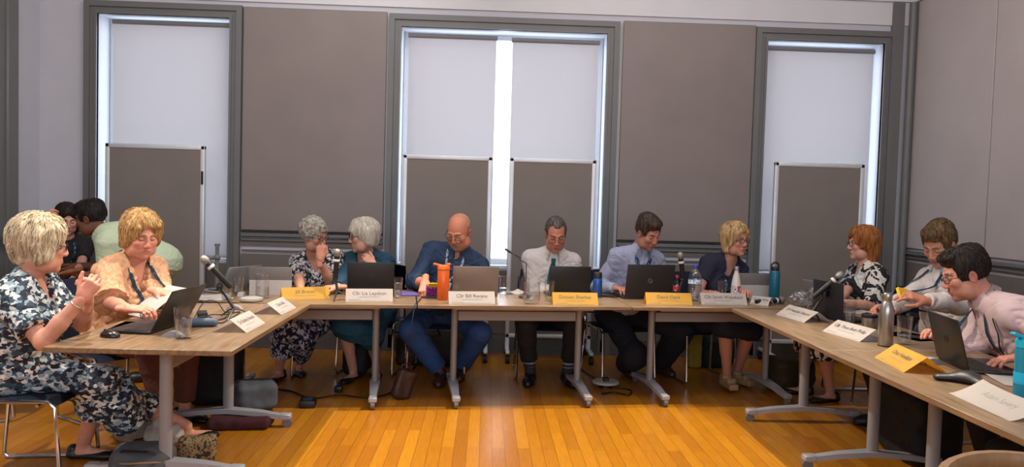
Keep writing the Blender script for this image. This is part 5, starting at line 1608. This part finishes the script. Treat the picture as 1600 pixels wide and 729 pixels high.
def mic_stand(label, head, tail, joint, base, tripod=True):
    """hand microphone clipped on a small desk stand"""
    o = np.array([base[0], base[1], TZ])
    t = thing('desk_microphone', label, 'microphone', o, group='hand microphones on desk stands')
    mic_on(np.asarray(head) - o, np.asarray(tail) - o, t)
    j = np.asarray(joint) - o; ba = np.array([0, 0, .055])
    obj('stem', G().cyl(ba, j, .0095, .008, 12).tube([ba * .3 + j * .7, ba * .2 + j * .8], .0125, 12), m_mic, t)
    obj('clip', G().tube([j - [0, 0, .02], j + [0, 0, .015]], .018, 12).ball(j, .02), m_mic, t)
    for k in range(3):
        a = 2 * PI * k / 3 + .5
        obj('leg', G().tube([(0, 0, .06), (.045 * math.cos(a), .045 * math.sin(a), .045), (.11 * math.cos(a), .11 * math.sin(a), .006)], [.008, .008, .006], 8, flat=.6), m_mic, t)
    return t
b = pz(366, 497)
mic_stand('microphone leaning over the left table behind the black laptop', HPX(319, 405, b[1] - .02), HPX(361, 449, b[1] + .02), HPX(343, 447, b[1]), b)
b = pz(527, 468)
mic_stand('upright microphone between the yellow card and the teal jacket laptop', HPX(527, 393.5, b[1]), HPX(524, 436, b[1] + .02), HPX(524, 431, b[1] + .02), b)
b = pz(1060, 468)
mic_stand('upright microphone behind the cola bottle', HPX(1063, 398, b[1]), HPX(1068, 440, b[1] + .02), HPX(1066, 437, b[1] + .02), b)
b = pz(1270, 498)
mic_stand('microphone leaning on its stand in front of the upright black laptop', HPX(1313, 429, b[1] - .03), HPX(1270, 464, b[1] + .0), HPX(1288, 458, b[1]), b)
a, b = pz(1226, 474), pz(1176, 476)
t = thing('hand_microphone', 'black wireless microphone lying flat in the right corner', 'microphone', ((a[0] + b[0]) / 2, (a[1] + b[1]) / 2, TZ))
c = np.array([(a[0] + b[0]) / 2, (a[1] + b[1]) / 2, TZ]); u = unit(a - b)
mic_on(u * .13 + [0, 0, .0265], -u * .13 + [0, 0, .022], t)
# gooseneck
P0 = pz(822, 468) + [0, .12, 0]
t = thing('gooseneck_microphone', 'thin gooseneck microphone rising behind the jug', 'microphone', (P0[0], P0[1], TZ))
e1, e2 = HPX(812, 402, P0[1]) - [P0[0], P0[1], TZ], HPX(789, 388.5, P0[1]) - [P0[0], P0[1], TZ]
obj('base', G().lathe([(0, 0), (.05, 0), (.05, .015), (.02, .025), (0, .026)], 24), m_black, t)
obj('neck', G().tube([(0, 0, .02), (0.002, 0, .15), (.0, 0, .26), e1 + [.006, 0, -.02], e1, (e1 * .6 + e2 * .4)], .004, 8), m_black, t)
obj('capsule', G().tube([e1 * .55 + e2 * .45, e1 * .3 + e2 * .7, e2], [.006, .010, .008], 12), m_black, t)
# chrome boom stand with clamp behind the left table
P0 = ony(339, 430, 5.75); 
t = thing('stand_clamp', 'grey metal stand with side clamp rising behind the left table', 'stand', (P0[0], P0[1], TZ))
zt = ony(338, 383, 5.75)[2] - TZ
obj('post', G().cyl((0, 0, 0), (0, 0, zt), .014, seg=14).cyl((0, 0, zt - .005), (0, 0, zt + .012), .02, seg=14).cyl((0, 0, 0), (0, 0, .02), .06, seg=20), m_castergrey, t)
obj('arm', G().cyl((0, 0, zt - .09), (-.075, 0, zt - .10), .013, seg=12).ball((0, 0, zt - .09), .024).ball((-.08, 0, zt - .095), .02), m_castergrey, t)

# ------------------------------------------------------------------ other things on the tables
m_paper = mat('white_paper', '#d9d4d2', .8, var=.02, scale=9)
m_cable = mat('black_cable', '#101012', .5, var=.1)
def sheet(loc, rz, label, w=.21, h=.297, curl=.0, name='paper_sheet', m=None, z=0, group='loose papers on the tables'):
    rows = [[(x * w, y * h, .001 + z + curl * (abs(x) * 2) ** 2 + .3 * curl * (y + .5)) for x in np.linspace(-.5, .5, 5)] for y in np.linspace(-.5, .5, 5)]
    return obj(name, G().sheet(rows, .0006), m or m_paper, None, label, 'paper', group, loc=(loc[0], loc[1], TZ), rz=rz)
sheet(pz(212, 509), .1, 'white sheet of paper under the front of the left black laptop', .21, .297)
sheet(pz(331, 466) + [0, .02, 0], .5, 'white paper stack beyond the left laptop next to the cables', .22, .30, .012)
sheet(pz(1305, 487) + [.1, .1, 0], .2, 'white papers beside the upright black laptop', .24, .3, .01)
sheet(pz(1425, 525), .3, 'white paper under the glass beside the steel bottle', .21, .297)
sheet(pz(1590, 594), -.25, 'white papers at the right edge behind the turquoise bottle', .21, .29, .004)
sheet(pz(803, 458), .3, 'folded white paper beside the round jug', .12, .16, .02)
sheet(pz(663, 452), .5, 'crumpled white paper by the bald person\'s hand', .13, .15, .05)
sheet(pz(1345, 488) + [.05, .0, 0], -.3, 'white notebook page behind the steel tumbler', .2, .28, .006)
# the sheet held up by the reader
c = HPX(248, 472, 4.55)
g = G(); rows = []
for i in range(6):
    rows.append([Vector((x * .21, y, 0)) for x in np.linspace(-.5, .5, 5) for y in [(-.5 + i / 5) * .29]])
Mh = Matrix.Rotation(math.radians(-38), 4, 'Z') @ Matrix.Rotation(math.radians(32), 4, 'X')
for r in rows:
    for k, v in enumerate(r):
        v.z += .02 * math.cos(v.y * 8); r[k] = Mh @ v
obj('held_paper', g.sheet(rows, .0006), m_paper, None, 'white sheet of paper held up by the person in the peach blouse', 'paper', 'loose papers on the tables', loc=c)
# mouse
P0 = pz(172, 526)
t = thing('computer_mouse', 'black computer mouse on the near corner of the left table', 'mouse', (P0[0], P0[1], TZ), 1.2)
obj('shell', npmesh('shell', [field([('+', ell((0, 0, .006), (.034, .056, .030)), 0), ('-', half((0, 0, -1), -.001), .002)], .003)]), mat('glossy_black', '#141112', .25, coat=.3), t)
obj('wheel', G().cyl((-.004, .03, .030), (.004, .03, .030), .008, seg=14), m_rubber, t)
# pouch, folded spectacles, cables on the left table
obj('glasses_case', npmesh('glasses_case', [field([('+', rc((-.07, 0, .024), (.07, 0, .024), .026, .026, (0, 0, 1), .9), 0), ('-', half((0, 0, -1), -.001), .002)], .004)]), mat('slate_blue_case', '#4a5a70', .6, var=.08),
    None, 'slate blue glasses case behind the tall water glass', 'case', loc=pz(312, 510), rz=.25)
t = thing('folded_spectacles', 'folded spectacles lying on the paper by the left laptop', 'spectacles', tuple(pz(237, 497)), .5)
g = G()
for s in (-1, 1): g.tube([(s * .033 + .027 * math.cos(a), 0, .022 + .018 * math.sin(a)) for a in np.linspace(0, 2 * PI, 18, endpoint=False)], .002, 6, closed=True)
g.tube([(-.008, 0, .026), (0, 0, .03), (.008, 0, .026)], .002, 6)
obj('frame', g, m_spec, t)
for s in (-1, 1): obj('temple', G().tube([(s * .06, .002, .026), (s * .058, .012, .02), (-s * .05, .03 + .008 * s, .006)], .0018, 6), m_spec, t)
def cable(pts, label, r=.0035, name='cable', m=None):
    pts = [np.asarray(p, float) for p in pts]; o = pts[0].copy()
    # smooth curve through the points
    q = []
    for i in range(len(pts) - 1):
        p0, p1, p2, p3 = pts[max(i - 1, 0)], pts[i], pts[i + 1], pts[min(i + 2, len(pts) - 1)]
        for t_ in np.linspace(0, 1, 8, endpoint=False):
            q.append(.5 * (2 * p1 + (p2 - p0) * t_ + (2 * p0 - 5 * p1 + 4 * p2 - p3) * t_ ** 2 + (3 * p1 - p0 - 3 * p2 + p3) * t_ ** 3) - o)
    q.append(pts[-1] - o)
    return obj(name, G().tube(q, r, 8), m or m_cable, None, label, 'cable', 'black cables', loc=o)
up = lambda p, z=.004: np.array([p[0], p[1], TZ + z])
cable([up(pz(300, 505)), up(pz(318, 485), .05), up(pz(338, 482), .045), up(pz(352, 490), .01), up(pz(366, 485)), up(pz(345, 500)), up(pz(322, 497), .012), up(pz(300, 500))], 'black cable looped on the left table behind the pouch')
cable([up(pz(312, 498)), up(pz(330, 494), .01), up(pz(352, 492)), up(pz(375, 488)), up(pz(352, 503)), up(pz(340, 505))], 'second black cable trailing to the leaning microphone')
obj('charger_block', G().box((.055, .11, .03), (0, 0, .015), bev=.006, seg=2), m_black, None, 'black charger block among the cables on the left table', 'charger', loc=pz(316, 494), rz=.4)
# conference puck and speakerphone
P0 = pz(393, 470)
t = thing('conference_puck', 'flat grey conference puck at the far end of the left table', 'speaker', tuple(P0))
obj('body', G().lathe([(0, 0), (.07, 0), (.078, .008), (.075, .022), (.05, .030), (0, .032)], 32), mat('warm_grey_plastic', '#8d8a86', .5), t)
t = thing('speakerphone', 'black three armed speakerphone in front of the near right laptop', 'speakerphone', tuple(pz(1510, 597)), .2)
fo = []
for k in range(3):
    a = 2 * PI * k / 3 + .5; fo.append(('+', rc((0, 0, .022), (.105 * math.cos(a), .105 * math.sin(a), .014), .040, .026, (0, 0, 1), .55), .02))
fo.append(('-', half((0, 0, -1), -.001), .002))
obj('body', npmesh('body', [field(fo, .0035)]), m_black, t)
obj('keypad', G().lathe([(0, .0455), (.02, .0452), (.021, .043)], 24), m_lapg, t)
# phones
def phone(px, rz, label): return obj('mobile_phone', G().box((.075, .15, .009), (0, 0, .005), bev=.003, seg=2), m_black, None, label, 'phone', 'phones lying on the tables', loc=pz(*px), rz=rz)
phone((675, 465), 1.3, 'black phone lying beside the orange bottle')
phone((950, 463), 1.2, 'black phone lying right of the blue bottle')
phone((1438, 528), 1.0, 'dark phone on the paper beside the steel bottle glass')
# purple notebook and sweets
obj('notebook', G().box((.14, .2, .012), (0, 0, .007), bev=.002), mat('purple_cover', '#5a4a8a', .5), None, 'purple notebook behind the full water glass', 'notebook', loc=pz(637, 460), rz=.3)
P0 = pz(676, 463); 
t = thing('sweet_bag', 'purple and yellow bag of sweets between the bald person\'s hand and the orange bottle', 'sweets', (P0[0], P0[1], TZ), .2)
m_sw = pattern_mat('purple_wrapper', ['#8a2d86', '#8a2d86', '#cfa0c8'], 22, pos=(.3, .6), kind='noise', rough=.3)
V, F = field([('+', rb((0, 0, .045), (.05, .022, .055), np.array(Matrix.Rotation(.5, 3, 'X')), .02), 0)], .004); V = V + normals(V, F) * (vnoise(V * 60, 4) * .006)[:, None]
obj('bag', npmesh('bag', [(V, F)]), m_sw, t)
obj('bag_top', G().box((.085, .008, .035), (0.0, -.048, .092), (.5, 0, .1), bev=.002), mat('yellow_wrapper', '#e0b21e', .3), t)
# yellow sticky pad in the hand, small can by the hand, black wallet
obj('sticky_pad', G().box((.075, .075, .02), (0, 0, 0), bev=.001), mat('yellow_pad', '#e3b520', .7), None, 'yellow sticky pad held by the person in the white jumper', 'notepad', loc=HPX(1411, 459, 4.56), rz=.5).rotation_euler = (1.0, .2, .3)
P0 = HPX(1376, 480, 4.86)
t = thing('drink_can', 'blue and yellow drink can behind the tall steel bottle', 'can', (P0[0], P0[1], TZ))
obj('body', G().lathe([(0, 0), (.026, 0), (.031, .006), (.031, .125), (.026, .132), (0, .132)], 24), mat('blue_can', '#6b7f9c', .35, .4), t)
obj('band', G().lathe([(.0315, .05), (.0315, .066)], 24), mat('yellow_band', '#d9c21e', .5), t)
V, F = field([('+', rc((-.06, 0, .025), (.06, 0, .02), .028, .022, (0, 0, 1), .8), 0), ('-', half((0, 0, -1), -.001), .002)], .004)
obj('spectacle_pouch', npmesh('spectacle_pouch', [(V, F)]), m_black, None, 'black pouch on the papers in front of the person in the white jumper', 'pouch', loc=pz(1437, 500), rz=-.5)
# clear plastic bag in the right corner
def crumple(ops, h, amp, sc_, seed=3):
    V, F = field(ops, h); V = smooth(V, F, 1)
    return npmesh('crumpled', [(V + normals(V, F) * ((np.abs(vnoise(V * sc_, seed)) * 2 - .6) * amp + vnoise(V * sc_ * 2.2, seed + 2) * amp * .4)[:, None], F)])
m_film = glass_mat('clear_film', (.80, .82, .86), .3, .15)
obj('plastic_bag', crumple([('+', ell((0, 0, .06), (.10, .07, .065)), 0), ('+', ell((.07, 0, .09), (.05, .04, .06)), .03), ('-', half((0, 0, -1), -.001), .002)], .005, .014, 22), m_film, None, 'crumpled clear plastic bag behind the right name card', 'plastic bag', loc=pz(1252, 482) + [.05, .1, 0])

# ------------------------------------------------------------------ on the floor
fl = lambda x, y: onz(x, y, 0)
def soft(name, label, cat, loc, ops, m, h=.008, amp=.012, sc_=9, rz=0, group=None, seed=3):
    ops = ops + [('-', half((0, 0, -1), -.002), .004)]
    V, F = field(ops, h); V = smooth(V, F, 1)
    V = V + normals(V, F) * (vnoise(V * sc_, seed) * amp + vnoise(V * sc_ * 2.5, seed + 1) * amp * .4)[:, None]; V[:, 2] = np.maximum(V[:, 2], .001)
    t = thing(name, label, cat, (loc[0], loc[1], 0), rz, group)
    obj('body', npmesh('body', [(V, F)]), m, t)
    return t
m_gbag = mat('grey_rucksack', '#4a4d52', .8, var=.1, scale=20); m_bbag = mat('black_bag', '#0f1012', .75, var=.2, scale=20)
t = soft('rucksack', 'grey rucksack on the floor beside the near left table leg', 'bag', fl(225, 745), [('+', rb((0, 0, .085), (.15, .11, .085), None, .06), 0), ('+', rb((0, -.10, .06), (.11, .04, .05), None, .03), .04)], m_gbag, rz=.2)
obj('strap', G().tube([(-.14, .0, .10), (-.08, -.09, .17), (.04, -.11, .165), (.13, -.05, .11)], .012, 8, flat=.4), m_bbag, t)
obj('zip', G().tube([(-.12, -.10, .11), (-.04, -.14, .12), (.05, -.14, .12), (.12, -.10, .105)], .005, 6), mat('zip_tan', '#8a6d4a', .5), t)
m_poly = mat('white_plastic_bag', '#b3aca3', .4, var=.1, scale=15)
for (x, y, r_, lab) in ((212, 676, .125, 'white plastic carrier bag under the near end of the left table'), (258, 690, .085, 'grey plastic bag beside the near left table leg')):
    P0 = fl(x, y + 8)
    soft('carrier_bag', lab, 'bag', P0, [('+', ell((0, 0, r_ * .75), (r_ * 1.2, r_, r_ * .85)), 0), ('+', ell((-r_ * .5, 0, r_ * 1.5), (r_ * .5, r_ * .3, r_ * .6)), .05)], m_poly, .006, .03, 13)
t = soft('handbag', 'brown patterned handbag beside the near left table leg', 'bag', fl(308, 722), [('+', rb((0, 0, .07), (.1, .06, .075), None, .03), 0)], pattern_mat('snake_print', ['#4a3a26', '#8a7350', '#2d2317'], 40, pos=(.3, .6)), .006, .008, rz=.3)
t = soft('black_rucksack', 'large black rucksack standing under the left table', 'bag', fl(338, 628), [('+', rb((0, 0, .20), (.17, .13, .20), None, .07), 0), ('+', rb((.05, -.03, .42), (.10, .10, .09), None, .05), .06)], m_bbag, rz=.1)
obj('strap', G().tube([(-.1, -.13, .08), (-.14, -.17, .22), (-.08, -.12, .38)], .015, 8, flat=.4), m_bbag, t)
t = soft('folded_coat', 'dark red folded coat on the floor by the left table foot', 'coat', fl(378, 664), [('+', rb((0, 0, .035), (.19, .12, .038), None, .03), 0)], mat('dark_red_cloth', '#3a1018', .85, var=.2, scale=14), .007, .014, rz=.1)
t = soft('grey_bag', 'grey bag on the floor between the left table and the leaf print trousers', 'bag', fl(398, 640), [('+', rb((0, 0, .10), (.14, .1, .1), None, .05), 0)], mat('slate_bag', '#4d535c', .8, var=.1, scale=20), .007, .015, rz=.5)
t = soft('handbag', 'brown leather handbag standing beside the back row left table leg', 'bag', fl(630, 622), [('+', rb((0, 0, .11), (.07, .045, .11), np.array(Matrix.Rotation(.3, 3, 'Y')), .03), 0)], mat('brown_hide', '#3a211a', .5, var=.2, scale=12), .006, .012, rz=.4)
obj('handle', G().tube([(-.03, 0, .19), (-.01, 0, .25), (.04, 0, .26), (.07, 0, .19)], .006, 8), MATS['brown_hide'], t)
t = soft('suitcase_bag', 'dark brown holdall on the floor behind the bald person', 'bag', fl(672, 567), [('+', rb((0, 0, .14), (.30, .14, .14), None, .06), 0)], mat('dark_brown_holdall', '#2e1f1a', .7, var=.15, scale=14), .008, .012)
obj('handle', G().tube([(-.1, -.1, .25), (-.06, -.13, .34), (.06, -.13, .34), (.1, -.1, .25)], .01, 8), m_bbag, t)
t = soft('tote_bag', 'yellow tote bag hanging low by the blonde person\'s chair', 'bag', fl(1083, 572), [('+', rb((0, 0, .19), (.06, .10, .19), None, .03), 0)], mat('mustard_cloth', '#8a7420', .85, var=.1), .007, .014)
t = soft('rucksack', 'dark green rucksack under the blonde person\'s chair', 'bag', fl(1118, 572), [('+', rb((0, 0, .15), (.15, .12, .15), None, .07), 0)], mat('dark_green_cloth', '#141f20', .8, var=.15), .008, .012)
t = soft('holdall', 'olive holdall under the far end of the right table', 'bag', fl(1232, 606), [('+', rb((0, 0, .13), (.19, .13, .13), None, .07), 0)], mat('olive_cloth', '#40371f', .8, var=.15, scale=14), .008, .014, rz=.3)
t = soft('black_bag', 'black bag on the floor under the middle of the right table', 'bag', np.array([2.62, 4.45]), [('+', rb((0, 0, .22), (.16, .22, .22), None, .07), 0)], m_bbag, .009, .015)
t = soft('black_bag', 'black bag on the floor under the near right table', 'bag', np.array([2.60, 3.40]), [('+', rb((0, 0, .2), (.16, .22, .2), None, .07), 0)], m_bbag, .009, .015, seed=9)
t = soft('coat', 'black coat hung over the back row chair beside the leaf print trousers', 'coat', np.array([-1.02, 6.35]), [('+', rb((0, 0, .36), (.10, .20, .34), None, .06), 0)], m_bbag, .01, .02)
# power strip, floor pod, adaptors
P0 = fl(481, 634)
t = thing('power_adaptor', 'black power adaptor with lights on the floor under the back row', 'adaptor', tuple(P0), .1)
obj('case', G().box((.11, .13, .05), (0, 0, .025), bev=.008, seg=2), m_black, t)
obj('label_plate', G().box((.06, .07, .001), (0, 0, .0505)), mat('blue_plate', '#33445c', .4), t)
fz = lambda x, y, z=.006: np.array([*fl(x, y)[:2], z])
cable([fz(478, 622), fz(455, 612), fz(430, 608), fz(412, 600), fz(400, 607)], 'thick black cable from the floor adaptor', .008)
cable([fz(490, 624), fz(530, 618), fz(570, 622), fz(600, 618), fz(640, 600)], 'thin black cable along the floor under the back row', .005)
P0 = fl(529, 612)
obj('floor_plug', G().box((.06, .06, .05), (0, 0, .025), bev=.012, seg=2).cyl((0, 0, .05), (0, 0, .075), .012), m_black, None, 'black plug lying on the floor below the upright microphone', 'plug', loc=P0)
P0 = fl(946, 604)
t = thing('floor_power_pod', 'round white power pod on the floor right of the middle table', 'power pod', tuple(P0))
obj('dome', G().lathe([(0, .05), (.10, .05), (.108, .042), (.108, .034), (.09, .03), (0, .03)], 32), mat('white_pod', '#b9b4ae', .4), t)
obj('stem', G().cyl((0, 0, 0), (0, 0, .034), .055, seg=24), m_black, t)
obj('socket', G().box((.05, .05, .03), (.0, .0, .063), bev=.006), m_black, t)
cable([fz(958, 606), fz(985, 610), fz(982, 618), fz(960, 614), fz(940, 616)], 'black cable coiled beside the white power pod', .006)
cable([up(pz(658, 467)), up(pz(652, 473)), np.array([*(brow(-.47) - [0, .012]), TZ - .02]), np.array([*(brow(-.50) - [0, .0]), .45]), fz(640, 600)], 'black cable dropping between the left and middle back tables', .003)

# ------------------------------------------------------------------ light
w = bpy.data.worlds.new('sky'); scene.world = w; w.use_nodes = True
bg = w.node_tree.nodes['Background']; bg.inputs['Color'].default_value = (.78, .90, 1.0, 1); bg.inputs['Strength'].default_value = 4.0
def area(name, loc, rot_, size, power, colr=(1, 1, 1), sy=None, spread=PI):
    l = bpy.data.lights.new(name, 'AREA'); l.energy = power; l.color = colr; l.size = size; l.spread = spread
    if sy: l.shape = 'RECTANGLE'; l.size_y = sy
    o = bpy.data.objects.new(name, l); col.objects.link(o); o.location = loc; o.rotation_euler = rot_
    return o
def spot(name, loc, to, power, colr, ang=100, blend=.4, r=.04):
    l = bpy.data.lights.new(name, 'SPOT'); l.energy = power; l.color = colr; l.spot_size = math.radians(ang); l.spot_blend = blend; l.shadow_soft_size = r
    o = bpy.data.objects.new(name, l); col.objects.link(o); o.location = loc
    o.rotation_euler = (Vector(to) - Vector(loc)).to_track_quat('-Z', 'Y').to_euler()
    return o
# daylight outside each window
for x0, x1, z0, z1 in WINS:
    area('window_daylight', ((x0 + x1) / 2, YB + .75, (z0 + z1) / 2 + .1), (-PI / 2, 0, 0), x1 - x0 + .3, 19 * (x1 - x0), (.95, .965, 1.0), z1 - z0 + .4)
# added soft fill under the ceiling, no fitting
area('ceiling_fill', (0, 2.6, ZC - .02), (0, 0, 0), 6.5, 62, (1, .95, .94), 6.5)
# added fill from the ceiling, washing the window wall and side walls
area('wall_fill', (0, 3.6, ZC - .12), (math.radians(52), 0, 0), 7.4, 55, (1, .97, .95), .35)
area('wall_fill', (-.6, 5.2, ZC - .12), (0, math.radians(50), 0), .35, 30, (1, .97, .95), 3.0)
area('wall_fill', (.6, 5.2, ZC - .12), (0, math.radians(-50), 0), .35, 16, (1, .97, .95), 3.0)
# cool daylight from the tall windows behind the photographer
area('rear_window_daylight', (0, YF + .05, 2.0), (math.radians(84), 0, 0), 6.5, 210, (.86, .92, 1.0), 2.6)
# warm downlights
WARM = (1, .88, .70)
for x, y, tx, ty, e, an in ((-1.95, 4.95, .3, 3.7, 690, 68), (2.0, 4.95, -.2, 3.7, 690, 68), (-3.3, 2.9, -2.9, 3.6, 420, 66)):
    spot('downlight', (x, y, ZC - .05), (tx, ty, 0), e, WARM, an, .35, .045)

# ------------------------------------------------------------------ camera and picture
cam = bpy.data.cameras.new('camera'); co = bpy.data.objects.new('camera', cam); col.objects.link(co)
M = Matrix(np.stack([RV, UV, -FV], 1).tolist()).to_4x4(); M.translation = Vector(CV)
co.matrix_world = M
cam.sensor_width = 36; cam.lens = FPX / 1600 * 36; cam.clip_start = .05
scene.camera = co
scene.view_settings.view_transform = 'Standard'
scene.view_settings.look = 'None'
scene.view_settings.exposure = 0.1
scene.cycles.max_bounces = 7; scene.cycles.transparent_max_bounces = 24; scene.cycles.diffuse_bounces = 4
scene.cycles.sample_clamp_indirect = 4
scene.cycles.caustics_reflective = False; scene.cycles.caustics_refractive = False
